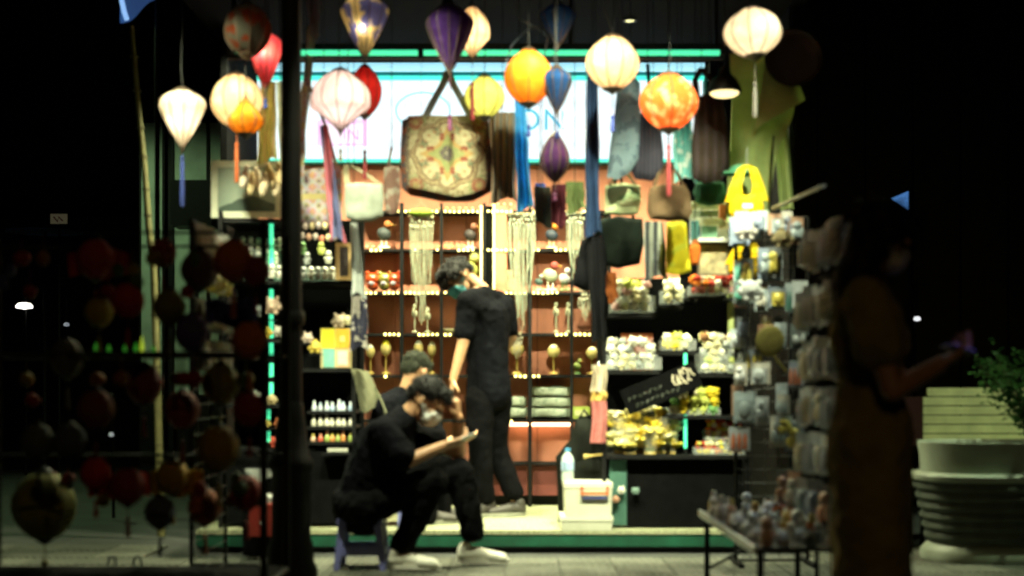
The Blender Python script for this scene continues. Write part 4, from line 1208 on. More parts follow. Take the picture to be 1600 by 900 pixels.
MB().lathe([(.0, 0), (.036, .001), (.039, .01), (.038, .05), (.036, .055), (.039, .06), (.039, .125), (.034, .145), (.016, .172), (.014, .182)], 18).build('bottle_body', glassy('bottle_plastic', (.85, .93, .90), .08, .4), o)
MB().lathe([(.0395, .065), (.0398, .068), (.0398, .115), (.0395, .118)], 18).build('label_band', mat('bottle_label', (.30, .42, .60), .5, .6, 40), o)
MB().lathe([(0, .182), (.017, .182), (.017, .20), (0, .201)], 14).build('cap', mat('blue_cap', (.08, .30, .55), .4), o)
o = thing('black_backpack', P(912, 818, 8.12), 'black backpack slumped behind the white storage box', 'backpack')
b = MB().pillow(outline_px([(900, 655), (916, 650), (928, 655), (936, 684), (956, 706), (960, 760), (956, 816), (912, 818), (872, 816), (870, 740), (868, 714), (890, 688)], 912, 818, 8.12, 3), .24, c=(0, 0, 0)).build('bag_body', cloth('backpack_nylon', (.006, .007, .0055), trans=0), o); wrinkle(b, .012)
b = MB().pillow(outline_px([(892, 716), (915, 708), (946, 716), (950, 765), (946, 806), (915, 808), (890, 806), (888, 765)], 912, 818, 8.12, 3), .10, c=(0, -.10, 0)).build('front_pocket', cloth('backpack_nylon', (.006, .007, .0055), trans=0), o); wrinkle(b, .006)
MB().tube([((905 - 912) * S(8.12), 0, (818 - 656) * S(8.12)), (0, -.01, (818 - 640) * S(8.12)), ((924 - 912) * S(8.12), 0, (818 - 656) * S(8.12))], .010, 8).build('grab_handle', BLACK, o)
q = MB().tube([(-.05, 0, 0), (.0, -.005, .004), (.07, 0, .012)], [.014, .006, .005], 8).build('gold_brush', mat('gold_handle', (.50, .36, .10), .35), None, loc=P(925, 713, 7.9)); tag(q, 'small gold handled brush lying beside the yellow flowers', 'brush')

# --- small things in the glass counter end
for k, (x, y, c) in enumerate([(971, 764, WH), (993, 765, (.2, .3, .26)), (962, 778, (.55, .3, .2))]):
    q = inst(TOYS[k], 'soft_toy', P(x, y + 7, RY - .035 + .03), scale=(.8, .8, .8), color=c)
    tag(q, ['white plush charm on the dark counter end', 'grey green plush charm on the dark counter end', 'pinkish plush charm beside the storage box'][k], 'soft toy')

# --- folded grey fabric on the back shelf
def folded(px0, px1, y0, y1, label, n, c):
    Y = BY + .02; s = S(Y)
    o = thing('folded_fabric', P((px0 + px1) / 2, y1, Y), label, 'fabric stack', 'folded grey fabrics on the back shelf')
    H = (y1 - y0) * s / n; w = (px1 - px0) * s
    for k in range(n):
        ol = [(-w / 2, .1 * H), (-w * .3, 0), (w * .3, .02 * H), (w / 2, .1 * H), (w * .51, .5 * H), (w / 2, .92 * H), (w * .2, H), (-w * .2, .97 * H), (-w / 2, .93 * H), (-w * .51, .5 * H)]
        mb = MB(); mb.T = Matrix.Translation((random.uniform(-.006, .006), .065, k * H)); mb.pillow(ol, .12, flat=.25)
        q = mb.build('folded_piece', cloth('grey_cotton', (.30, .34, .27), (.20, .24, .19), 0, trans=0), o); wrinkle(q, .012, 14)
folded(830, 892, 603, 654, 'tall stack of grey folded fabric on the back shelf', 3, 0)
folded(787, 824, 618, 654, 'low stack of grey folded fabric beside the standing man', 2, 0)
q = inst(TOYS[0], 'x', (0, 0, 0)) if False else None
o = thing('lime_box', P(908, 654, BY + .03), 'lime green carton on the back shelf right of the fabric', 'box')
MB().bbox(-.062, .062, 0, .12, .0, .085).build('carton', mat('lime_card', (.30, .36, .06), .6), o, smooth=False)
MB().bbox(-.045, .045, -.003, -.0005, .02, .06).build('print_panel', mat('lime_print', (.45, .46, .22), .6), o, smooth=False)

# --- back shelf ornaments
WGOLD = mat('gold_glass', (.50, .36, .10), .25, metal=.4)
def goblet(px, ybase, h, w, top, label, stem=(.45, .40, .28)):
    Y = BY + .05; s = S(Y); H = h * s; r = w * s / 2
    o = thing('goblet', P(px, ybase, Y), label, 'goblet', 'stemmed ornaments on the back shelves')
    MB().lathe([(0, 0), (r * .85, 0), (r * .8, .006), (.006, .016), (.005, H * .5), (.007, H * .52), (r * .6, H * .58)], 14).build('stem', WGOLD, o)
    MB().lathe([(r * .6, H * .58), (r * .95, H * .68), (r, H * .80), (r * .9, H * .88), (r * .8, H * .88), (0, H * .86)], 14).build('bowl', mat('clear_gold', (.42, .34, .13), .2), o)
    MB().ball((0, 0, H * .86), (r * .75, r * .75, H * .16), 10, 7).build('egg', TGLOSS, o, color=top)
    return o
goblet(865, 584, 46, 20, (.72, .66, .40), 'gold goblet with white egg left of the right upright')
goblet(925, 584, 42, 20, (.72, .66, .46), 'gold goblet with white egg at the right end of its shelf')
goblet(603, 584, 52, 17, (.62, .58, .02), 'stemmed ornament with lime yellow ball at the left')
goblet(579, 584, 46, 14, (.56, .56, .46), 'white stemmed ornament at the left end of its shelf')
goblet(654, 584, 52, 15, (.60, .60, .52), 'left one of two white egg ornaments behind the men')
goblet(675, 584, 50, 14, (.62, .62, .56), 'right one of two white egg ornaments behind the men')
goblet(808, 584, 50, 22, (.50, .45, .28), 'dim gold goblet beside the standing man')
def stand(px, ybase, h, label):
    Y = BY + .05; s = S(Y); H = h * s
    o = thing('jewellery_stand', P(px, ybase, Y), label, 'stand', 'pale jewellery stands on the back shelf')
    m = mat('pale_bone', (.36, .35, .24), .6)
    MB().lathe([(0, 0), (.022, 0), (.02, .006), (.004, .012), (.004, H * .55)], 10).build('stem', m, o)
    mb = MB()
    for k in range(5):
        a = k * 2 * PI / 5 + .3
        mb.ball((.014 * math.cos(a), .014 * math.sin(a), H * .62 + .02 * (k % 2)), (.009, .009, .026), 7, 5)
    mb.ball((0, 0, H * .86), (.016, .016, .024), 8, 6); mb.build('bust', m, o)
for x, l in ((869, 'left'), (888, 'right')): stand(x, 519, 50, '%s one of the pair of pale jewellery stands' % l)
stand(648, 519, 46, 'pale jewellery stand behind the long left macrame'); stand(668, 519, 40, 'lower pale jewellery stand behind the left macrame')
def redball(px, ybase, label, c):
    Y = BY + .06; s = S(Y)
    o = thing('lion_ornament', P(px, ybase, Y), label, 'ornament', 'shiny ornaments on the left back shelf')
    MB().ball((0, 0, .085), (.052, .045, .045), 14, 9).build('head', TGLOSS, o, color=c)
    MB().ball((0, 0, .035), (.042, .04, .035), 12, 8).build('body', TGLOSS, o, color=tuple(k * .6 for k in c))
    MB().ball((.01, -.046, .095), (.012, .006, .012), 8, 5).build('eye', TGLOSS, o, color=WH)
    MB().ball((-.006, -.04, .05), (.022, .008, .016), 8, 5).build('muzzle', TGLOSS, o, color=(.30, .26, .32))
    for a in (-1, 1): MB().ball((a * .035, -.004, .128), (.015, .01, .016), 8, 5).build('ear', TGLOSS, o, color=c)
redball(582, 454, 'left shiny red lion ornament on the back shelf', (.50, .06, .01)); redball(616, 454, 'right shiny red lion ornament on the back shelf', (.46, .05, .01))
redball(601, 454, 'olive lion ornament between the two red ones', (.22, .20, .04))
def figurine(px, ybase, h, cb, ch, ca, label):
    Y = BY + .05; s = S(Y); H = h * s
    o = thing('bird_figurine', P(px, ybase, Y), label, 'figurine', 'little figurines on the back shelves')
    MB().lathe([(0, 0), (H * .24, 0), (H * .22, H * .05), (0, H * .06)], 10).build('base', TINT, o, color=ca)
    for a in (-1, 1): MB().tube([(a * H * .07, 0, H * .05), (a * H * .09, 0, H * .35)], H * .025, 6).build('leg', TINT, o, color=ca)
    MB().ball((0, 0, H * .52), (H * .26, H * .18, H * .22), 10, 7, Matrix.Rotation(.5, 3, 'Y')).build('body', TINT, o, color=cb)
    MB().ball((H * .14, -.01, H * .84), (H * .15, H * .13, H * .15), 9, 6).build('head', TINT, o, color=ch)
    MB().tube([(H * .26, -.012, H * .84), (H * .40, -.014, H * .80)], [H * .045, H * .008], 6).build('beak', TINT, o, color=(.55, .3, .05))
for a in [(600, 388, 44, (.05, .06, .06), (.42, .14, .04), WH, 'dark bird figurine with orange head at the left'), (862, 388, 40, (.03, .04, .06), (.62, .20, .02), CR, 'dark blue bird figurine with bright orange head'),
          (860, 454, 46, (.40, .42, .30), (.30, .05, .04), WH, 'pale bird figurine under the orange headed one'), (882, 454, 36, (.5, .5, .5), (.55, .56, .58), GN, 'small white bird figurine near the right upright'),
          (842, 454, 26, (.06, .10, .09), (.3, .34, .3), WH, 'low dark figurine beside the right macrame'), (735, 388, 40, (.04, .03, .03), (.25, .10, .06), WH, 'small dark figurine on the middle top shelf'),
          (733, 454, 62, (.42, .44, .10), (.56, .52, .20), LM, 'lime figurine behind the standing man'), (902, 584, 24, (.24, .30, .08), (.3, .32, .1), GN, 'little green figurine between the gold goblets'),
          (592, 327, 26, (.4, .2, .1), (.6, .5, .3), CR, 'small amber figurine on the top shelf at the left')]:
    figurine(*a)
beadm = MB().ball((0, 0, .011), .011, 8, 6).mesh('glass_bead', TGLOSS)
def beads(x0, n, ybase, label, c):
    for k in range(n):
        q = inst(beadm, 'glass_ball', P(x0 + k * 10, ybase, BY + .03), color=tuple(min(1, v * random.uniform(.8, 1.1)) for v in c))
        tag(q, label, 'glass ball', 'glass balls in a row: ' + label[:30])
beads(686, 5, 388, 'pale green glass ball in the row above the standing man', (.45, .52, .20))
beads(688, 6, 328, 'pale green glass ball on the top shelf under the mandala bag', (.50, .55, .25))
beads(563, 4, 388, 'pale glass ball at the left end of the second shelf', (.5, .5, .32))
beads(848, 6, 455, 'pale glass ball below the orange headed bird', (.5, .54, .3))
beads(757, 2, 413, 'pale green glass ball in the dark slot between the light strips', (.5, .55, .25))
beads(768, 4, 322, 'bright cream glass ball on the top shelf beside the light strip', (.75, .62, .40))
o = thing('block_figure', P(795, 454, BY + .05), 'pale stacked block figure right of the glowing column', 'ornament')
MB().bbox(-.045, .045, 0, .06, 0, .085).build('lower_block', mat('pale_stone', (.42, .38, .24), .8), o, smooth=False)
MB().bbox(-.038, .030, 0, .05, .086, .15).build('upper_block', mat('pale_stone', (.42, .38, .24), .8), o, smooth=False)
o = thing('white_dish', P(704, 519, BY + .05), 'small white dish on the shelf beside the standing man', 'dish')
MB().lathe([(0, 0), (.035, .0), (.075, .022), (.07, .024), (.03, .006), (0, .006)], 18).build('dish', mat('white_glaze', (.55, .54, .46), .25), o)

# --- macrame hangings and dream catchers
def macrame(px, y0, y1, wpx, Y, label, net=.3, c=(.30, .30, .21), top=None, fan=True):
    s = S(Y); w = wpx * s / 2; H = (y1 - y0) * s
    o = thing('macrame_hanging', P(px, y0, Y), label, 'macrame', 'macrame hangings before the back shelves')
    m = mat('cotton_cord_%d' % int(c[0] * 100), c, .9, .25, 40, bump=.5)
    MB().tube([(-w * 1.08, 0, 0), (w * 1.08, 0, 0)], .007, 8).build('rod', mat('driftwood', (.25, .18, .09), .7), o)
    hang = MB().tube([(-w, 0, .004), (0, 0, .10), (w, 0, .004)], .002, 5); hang.tube([(0, 0, .10), (0, 0, 3.334 - o.location.z)], .0015, 4); hang.build('hanger', m, o)
    kn = MB(); rows_ = max(3, int(net * H / .03)); n = max(3, int(w * 2 / .022))
    for j in range(rows_):
        for k in range(n):
            x = -w + (k + .5 + .5 * (j % 2)) * 2 * w / n
            if x > w: continue
            kn.ball((x + random.uniform(-.004, .004), random.uniform(-.008, .008), -.012 - j * .03 + random.uniform(-.007, .007)), (.009, .007, .014), 6, 5)
    kn.build('knotted_net', m, o)
    st = MB(); ns = max(6, int(w * 2 / .0085)); z0 = -net * H + .01
    for k in range(ns):
        u = -1 + 2 * (k + .5) / ns
        L = H * ((1 - .45 * abs(u) ** 1.1) if fan else random.uniform(.86, 1)) * random.choice((random.uniform(.9, 1.0), random.uniform(.6, 1.0)))
        x = u * w + random.uniform(-.004, .004); q = random.uniform(-.008, .008)
        st.tube([(x, q, z0), (x + random.uniform(-.008, .008), q * .5, z0 - (L + z0) * .4), (x * .9 + random.uniform(-.010, .010), q, z0 - (L + z0) * .75), (x * .82 + random.uniform(-.012, .012), q, -L)], .0030, 5)
    st.build('fringe', m, o)
    if top:
        MB().ball((0, -.01, .025), (w * 1.05, .03, .028), 12, 7).build('leaf_trim', TFAB, o, color=top)
    return o
macrame(658, 338, 522, 38, 8.9, 'long macrame hanging with green top left of the standing man', .07, top=(.25, .36, .05))
macrame(815, 334, 524, 44, 8.9, 'wide long macrame hanging right of the standing man', .10, (.28, .30, .22))
macrame(898, 332, 448, 26, 8.95, 'narrow macrame hanging near the navy scarf', .12, (.29, .29, .21))
macrame(915, 452, 504, 22, 8.95, 'short macrame tuft below the black bag', .3, (.31, .30, .22))
macrame(808, 520, 566, 16, 8.95, 'thin macrame tail below the wide hanging', .2, (.32, .29, .21))

# --- left shelves
dm = MB(); dm.ball((0, 0, .062), .0185, 10, 7)
dm.lathe([(0, 0), (.016, .001), (.020, .018), (.015, .036), (.009, .048), (0, .05)], 10)
for s_ in (-1, 1): dm.ball((s_ * .019, -.004, .034), (.008, .008, .010), 6, 5)
doll_me = dm.mesh('beaded_doll', TGLOSS)
lcs = S(LY)
for yb, xs in ((436, (392, 404, 416, 427, 438)), (412, (376, 389, 403, 416, 428)), (388, (374, 386, 399, 411, 422, 433))):
    if yb != 436:
        MB().bbox(P(371, 0, LY).x - lc.location.x, P(440, 0, LY).x - lc.location.x, .10 if yb == 412 else .17, .16 if yb == 412 else .24, zy(439, LY) - lc.location.z + .001, zy(yb, LY + .1) - lc.location.z - .002).build('riser', glassy('acrylic_riser', (.8, .9, .86), .1, .15), lc, smooth=False)
    for k, x in enumerate(xs):
        d = .05 if yb == 436 else (.13 if yb == 412 else .20)
        q = inst(doll_me, 'beaded_doll', P(x, yb, LY + .1) + Vector((0, d - .1, 0)), rot=(0, 0, random.uniform(-.5, .5)), scale=(1, 1, random.uniform(.95, 1.1)),
                 color=random.choice([(.74, .72, .60), (.70, .68, .52), (.75, .72, .64)]))
        tag(q, 'white ball-headed doll on the stepped riser left of the post', 'doll', 'white dolls left of the post')
for k, (x, y, c) in enumerate([(474, 437, GY), (486, 437, WH), (497, 437, GY), (508, 437, WH), (519, 437, WH), (480, 414, GY), (513, 412, WH), (502, 398, LM), (473, 398, GN)]):
    q = inst(doll_me, 'beaded_doll', P(x, y, LY + (.05 if y > 430 else .10)), rot=(0, 0, random.uniform(-.5, .5)), color=tuple(v * .9 for v in c))
    tag(q, 'small glassy doll on the shelf right of the post' if c != LM and c != GN else ('lime doll behind the glassy dolls' if c == LM else 'green doll behind the glassy dolls'), 'doll', 'glassy dolls right of the post')
MB().bbox(P(468, 0, LY).x - lc.location.x, P(523, 0, LY).x - lc.location.x, .09, .14, zy(439, LY) - lc.location.z + .001, zy(416, LY) - lc.location.z).build('riser', glassy('acrylic_riser', (.8, .9, .86), .1, .15), lc, smooth=False)

# four-colour box and neighbours
o = thing('display_carton', P(524, 575, LY), 'carton with yellow, orange, teal and white squares on the left shelf', 'box')
s = S(LY)
MB().bbox(-23 * s, 23 * s, .002, .12, 0, 62 * s).build('carton', mat('card_board', (.40, .34, .16), .7), o, smooth=False)
for k, (x0, x1, z0, z1, c) in enumerate([(-22, -1, 31, 61, (.66, .56, .02)), (0, 22, 31, 61, (.66, .34, .02)), (-19, -1, 1, 30, (.16, .40, .34)), (1, 22, 1, 30, (.62, .40, .22))]):
    q = MB().bbox(x0 * s, x1 * s, -.004, .0005, z0 * s, z1 * s).build('printed_panel', TINT, o, smooth=False, color=c)
    if k == 3: MB().bbox(4 * s, 19 * s, -.0065, -.0045, 5 * s, 26 * s).build('white_window', TINT, q, smooth=False, color=(.55, .55, .50))
    if k == 1: MB().bbox(7 * s, 15 * s, -.0065, -.0045, 41 * s, 50 * s).build('star_print', TINT, q, smooth=False, color=(.70, .55, .2))
for k, (x, y, sc, c, l) in enumerate([(530, 512, 1.6, (.60, .48, .36), 'peach plush toy on top of the four-colour carton'), (541, 508, 1.2, CR, 'cream plush toy at the right on the carton'),
        (493, 552, 1.5, (.66, .50, .10), 'yellow star plush left of the four-colour carton'), (481, 536, 1.2, (.5, .40, .34), 'small pinkish doll left of the yellow plush')]):
    q = inst(TOYS[k % 3], 'soft_toy', P(x, y, LY + .03), scale=(sc,) * 3, color=c); tag(q, l, 'soft toy')
for (x, y, w) in ((493, 553, 24), (481, 537, 20)):
    a = P(x - w / 2, y, LY); b = P(x + w / 2, y, LY)
    MB().bbox(a.x - lc.location.x, b.x - lc.location.x, .0, .08, a.z - lc.location.z - .006, a.z - lc.location.z - .001).build('little_ledge', BLACK, lc, smooth=False)

# rows of nail-polish sized bottles
bt = MB().lathe([(0, 0), (.014, 0), (.015, .004), (.015, .030), (.009, .037), (.008, .040)], 10).mesh('bottle', TGLOSS)
cpme = MB().lathe([(0, .040), (.009, .040), (.008, .062), (0, .063)], 8).mesh('cap', TGLOSS)
for yb, cols, caps, lab in ((642, [(.35, .45, .62), (.5, .55, .62)], [(.45, .55, .70), (.6, .65, .7)], 'small bluish bottle in the top row left of the seated man'),
                       (666, [(.56, .54, .44), (.6, .58, .5)], [(.62, .6, .52)], 'small cream bottle in the middle row left of the seated man'),
                       (690, [(.6, .25, .08), (.55, .10, .06), (.3, .38, .1), (.62, .40, .28)], [(.6, .3, .2), (.5, .45, .1)], 'small red or orange bottle in the bottom row left of the seated man')):
    for k in range(7):
        q = thing('small_bottle', P(491 + k * 9.3, yb, LY + .03), lab, 'bottle', lab.split(' in the ')[1])
        sc = (random.uniform(.85, 1.15),) * 2 + (random.uniform(.8, 1.15),); q.location.x += random.uniform(-.006, .006); q.rotation_euler.z = random.uniform(-1, 1)
        inst(bt, 'bottle_body', (0, 0, 0), q, scale=sc, color=random.choice(cols)); inst(cpme, 'cap', (0, 0, 0), q, scale=sc, color=random.choice(caps))
q = MB().bbox(-.06, .06, 0, .05, 0, .02).build('white_card', TINT, None, loc=P(527, 706, LY - .06), smooth=False, color=(.45, .45, .38)); tag(q, 'small white card under the bottle rows', 'card')
MB().bbox(P(505, 0, LY).x - lc.location.x, P(550, 0, LY).x - lc.location.x, -.08, .0, zy(707, LY) - lc.location.z - .012, zy(707, LY) - lc.location.z - .002).build('little_ledge', BLACK, lc, smooth=False)

# left of the post: plush, boxes and papers on the lower shelves
for k, (x, y, sc, c, l) in enumerate([(426, 492, 2.0, (.60, .44, .34), 'round pinkish plush on the shelf left of the post'), (404, 497, 1.6, (.30, .32, .32), 'grey plush beside the round pinkish one'),
        (415, 529, 1.5, (.55, .40, .06), 'amber plush left of the post'), (436, 527, 1.3, (.46, .44, .38), 'pale plush against the post'), (400, 560, 1.6, (.20, .22, .22), 'dim grey plush left of the short teal tubes'),
        (425, 632, 1.2, (.45, .36, .2), 'row of cream trinkets left of the post'), (405, 632, 1.5, (.30, .30, .26), 'pale grey plush on the lower left shelf'), (432, 699, 1.3, (.48, .08, .05), 'red plush on the lowest left shelf'),
        (417, 668, .9, (.5, .38, .1), 'tiny yellow toy on the lower left shelf'), (436, 668, 1.0, (.40, .14, .06), 'tiny orange toy on the lower left shelf')]):
    q = inst(TOYS[k % 3], 'soft_toy', P(x, y, LY + .02), scale=(sc,) * 3, color=c); tag(q, l, 'soft toy', 'toys on the left shelves')
for (x, y, w) in ((415, 499, 70), (400, 561, 40), (426, 669, 44)):
    a = P(x - w / 2, y, LY); b = P(x + w / 2, y, LY)
    MB().bbox(a.x - lc.location.x, min(b.x, P(444, 0, LY).x) - lc.location.x, .0, .10, a.z - lc.location.z - .006, a.z - lc.location.z - .001).build('little_ledge', BLACK, lc, smooth=False)
o = thing('red_carton', P(411, 838, 7.2), 'red carton with white mark low left of the post', 'box')
s = S(7.2)
MB().bbox(-22 * s, 20 * s, 0, .2, .0, 47 * s).build('carton', mat('red_card', (.24, .018, .012), .6), o, smooth=False)
MB().bbox(-6 * s, 6 * s, -.003, -.0005, 18 * s, 24 * s).build('white_mark', WHITEP, o, smooth=False)
q = MB().sheet(lambda u, v: ((-18 + 40 * u) * s, .12 * v + .02 * math.sin(u * 6), (10 * v + 3 * math.sin(u * 5) + 34 * (1 - v) * .3) * s), 8, 6, .003).build('paper_sheet', TINT, None, loc=P(411, 786, 7.22), color=(.40, .42, .40)); tag(q, 'crumpled pale paper on top of the red carton', 'paper')
o = thing('goods_carton', P(405, 790, 7.45), 'black crate with pale paper lining behind the red carton', 'crate')
s = S(7.45)
MB().bbox(-26 * s, 24 * s, 0, .25, -o.location.z, 52 * s).build('crate', DARKWOOD, o, smooth=False)
MB().sheet(lambda u, v: ((-22 + 44 * u) * s, -.004 - .01 * math.sin(u * 5) ** 2, (58 - 30 * v * (1 - .6 * u)) * s), 8, 5, .003).build('paper_lining', mat('pale_tissue', (.34, .36, .34), .8), o)
MB().sheet(lambda u, v: ((-10 + 30 * u) * s, -.004 - .01 * math.sin(u * 5) ** 2, (20 - 22 * v) * s), 8, 5, .003).build('paper_lining', mat('pale_tissue', (.34, .36, .34), .8), o)
# ================================================================== WIRE RACKS, TABLE, LEFT RACK, PLANTER, FAR LIGHTS
def pack_mesh(v):
    c = MB().bbox(-.05, .05, .0, .003, -.13, 0).mesh('card', TINT, smooth=False)
    b = MB()
    if v == 0:
        b.ball((-.018, -.012, -.085), (.024, .014, .028), 8, 6); b.ball((.02, -.012, -.075), (.022, .014, .034), 8, 6); b.ball((0, -.014, -.04), (.03, .014, .02), 8, 6)
    elif v == 1:
        b.bbox(-.036, .036, -.024, -.001, -.12, -.035); b.ball((0, -.024, -.075), (.03, .012, .036), 8, 6)
    else:
        for k in range(3): b.lathe([(0, -.12), (.010, -.12), (.011, -.06), (.006, -.05), (.006, -.035), (0, -.034)], 8, c=(-.028 + k * .028, -.013, 0))
    return c, b.mesh('toy', TGLOSS)
PACKS = [pack_mesh(v) for v in range(3)]
def pack(loc, rotz, sc, cc, ct, label, group, v=None):
    o = thing('blister_pack', loc, label, 'toy pack', group, rotz)
    c, b = PACKS[random.randrange(3) if v is None else v]
    inst(c, 'card', (0, 0, 0), o, scale=sc, color=cc); inst(b, 'bubble', (0, 0, 0), o, scale=sc, color=ct)
    return o
def gridwall(name, loc, w, h, rotz, label, z0=0.0):
    o = thing(name, loc, label, 'rack', None, rotz)
    fr = MB()
    for x in (-w / 2, w / 2): MB().tube([(x, 0, 0), (x, 0, h)], .011, 8).build('upright', BLACK, o)
    for z in (z0 + .02, h - .004): MB().tube([(-w / 2, 0, z), (w / 2, 0, z)], .009, 8).build('rail', BLACK, o)
    g = MB()
    n = int(w / .075)
    for k in range(1, n): g.tube([(-w / 2 + k * w / n, 0, z0 + .02), (-w / 2 + k * w / n, 0, h - .01)], .0028, 5)
    for k in range(1, int((h - z0) / .075)): g.tube([(-w / 2, -.004, z0 + k * .075), (w / 2, -.004, z0 + k * .075)], .0028, 5)
    g.build('wire_mesh', mat('dark_wire', (.05, .05, .05), .4, metal=.6), o)
    for s in (-1, 1): MB().box((s * w / 2, 0, .012), (.03, .36, .022)).build('foot', BLACK, o)
    return o
# rack A faces the camera at the right front corner of the kiosk
RAY = 7.12
ax0, ax1 = P(1150, 0, RAY).x, P(1262, 0, RAY).x
gridwall('wire_rack', ((ax0 + ax1) / 2, RAY, 0), ax1 - ax0, zy(340, RAY), 0, 'black wire rack of packaged toys facing out at the right corner')
LT = [(.50, .55, .60), (.38, .44, .50), (.52, .50, .46), (.30, .36, .40), (.24, .29, .40), (.44, .26, .18), (.14, .17, .18), (.10, .11, .12)]
rowlab = {342: 'top', 398: 'second', 450: 'third', 506: 'fourth', 558: 'fifth', 610: 'sixth', 660: 'seventh'}
for y, nm in rowlab.items():
    for i in range(4):
        x = 1158 + i * 29 + random.uniform(-9, 9)
        if random.random() < .16: continue
        for d in range(2):
            bright = random.random() < .5
            pack(P(x + random.uniform(-7, 7), y + random.uniform(-12, 10), RAY) + Vector((0, -.03 - .06 * d, 0)), random.uniform(-.75, .75), (random.uniform(.65, 1.15), 1, random.uniform(.8, 1.35)),
                 random.choice(LT[:3] if bright else LT[3:]), random.choice(LT[:5] + [(.62, .64, .68), (.46, .15, .08), (.58, .48, .10), (.10, .34, .28)]),
                 '%s packaged toy in the %s row of the corner wire rack' % (('pale' if bright else 'dark') + (' front' if d else ' rear'), nm), '%s row of the corner rack' % nm)
q = MB().ball((0, 0, 0), (.085, .012, .085), 20, 8); q.tube([(0, 0, -.08), (.05, 0, -.19)], .007, 6)
q = q.build('hand_fan', mat('straw_yellow', (.34, .30, .09), .8, .2, 40), None, loc=P(1203, 533, 6.85)); q.rotation_euler = (R(8), R(-18), R(12)); tag(q, 'dull yellow round hand fan on the corner rack', 'fan')
for k, (x, y, sc) in enumerate([(1165, 360, 2.0), (1172, 455, 2.3), (1222, 372, 2.0)]):
    q = inst(TOYS[k], 'soft_toy', P(x, y + 16, 6.92), scale=(sc,) * 3, color=[(.55, .52, .50), (.54, .56, .58), (.22, .18, .10)][k]); tag(q, ['white bagged plush at the top of the corner rack', 'white round plush halfway up the corner rack', 'brown plush at the top of the corner rack'][k], 'soft toy', 'plush on the corner rack')
# the projecting bar above it
o = thing('display_bar', P(1208, 326, 7.1), 'slanting pale metal bar above the corner rack', 'bar')
e = Vector((1.535, 6.30, 1 + 310 * 6.30 / F)) - o.location
MB().tube([(0, 0, 0), e], .011, 8).build('bar', mat('pale_bar', (.26, .25, .18), .5), o)
MB().tube([(0, 0, -.14), (0, 0, .0)], .008, 8).build('bracket', BLACK, o)

# rack B runs towards the camera behind the woman
BX = 1.45
ob = gridwall('wire_rack', (BX, 5.72, 0), .74, 1.72, R(90), 'black wire rack of white packs standing behind the woman')
for r_i, (z, nm) in enumerate(((1.70, 'top'), (1.44, 'second'), (1.20, 'third'), (.98, 'fourth'), (.78, 'fifth'))):
    for k in range(6):
        y = 5.42 + k * .12
        for d in range(2):
            pack(Vector((BX - .03 - .05 * d, y + random.uniform(-.015, .015), z + random.uniform(-.01, .02))), R(-90) + random.uniform(-.3, .5), (1.05, 1, random.uniform(1.25, 1.5)),
                 random.choice([(.46, .50, .54), (.40, .46, .50), (.48, .48, .42), (.34, .40, .42)]), random.choice([(.52, .56, .62), (.5, .5, .46), (.40, .46, .52), (.56, .54, .4)]),
                 'pale packaged item in the %s row of the rack behind the woman' % nm, '%s row of the rack behind the woman' % nm, v=2 if r_i == 0 else None)
# low table with trinkets
tb = thing('low_table', (1.22, 5.8, 0), 'low dark table with pale edge crowded with trinkets', 'table')
MB().bbox(-.255, .25, -.75, .75, .335, .352).build('tabletop', mat('table_black', (.02, .02, .02), .4), tb, smooth=False)
MB().bbox(-.268, -.2552, -.75, .75, .325, .358).build('edge_strip', mat('pale_edge', (.52, .53, .48), .5), tb, smooth=False)
for x in (-.23, .23):
    for y in (-.7, .7): MB().tube([(x, y, 0), (x, y, .335)], .014, 8).build('leg', BLACK, tb)
for y in (-.7, .7): MB().tube([(-.23, y, .06), (.23, y, .30)], .008, 6).build('brace', BLACK, tb)
kinds = [(doll_me, 'trinket_doll', 'doll'), (TOYS[0], 'trinket_toy', 'soft toy'), (TOYS[1], 'trinket_toy', 'soft toy')]
for i in range(5):
    for j in range(11):
        x = 1.01 + i * .088 + random.uniform(-.02, .02); y = 5.12 + j * .13 + random.uniform(-.03, .03)
        near = j < 5
        if random.random() < .12: continue
        c = random.choice([(.62, .68, .72), (.52, .58, .62), (.70, .70, .68), (.44, .50, .56), (.64, .60, .52)]) if (j + i) % 5 else random.choice([(.50, .16, .06), (.55, .40, .12), (.5, .30, .2)])
        if random.random() < .35:
            q = thing('trinket_bottle', (x, y, .353), 'little bottle standing among the trinkets on the low table', 'bottle', 'bottles on the low table')
            sc = random.uniform(1.2, 1.9)
            inst(bt, 'bottle_body', (0, 0, 0), q, scale=(sc,) * 3, color=c); inst(cpme, 'cap', (0, 0, 0), q, scale=(sc,) * 3, color=random.choice([(.6, .6, .56), (.1, .1, .1), (.5, .4, .1)]))
        else:
            me, nm, ct = random.choice(kinds)
            q = inst(me, nm, (x, y, .353), rot=(0, 0, random.uniform(-1, 1)), scale=(random.uniform(1.0, 1.5),) * 3, color=c)
            tag(q, 'little figure standing among the trinkets on the low table', ct, 'figures on the low table')
# stepped riser with taller goods at the back of the table
for j in range(6):
    q = pack(Vector((1.33, 5.2 + j * .21, .56 + random.uniform(0, .05))), R(-60) + random.uniform(-.3, .3), (1.1, 1, 1.5), random.choice(LT), random.choice(LT), 'upright pack leaning at the back of the low table', 'packs at the back of the low table')

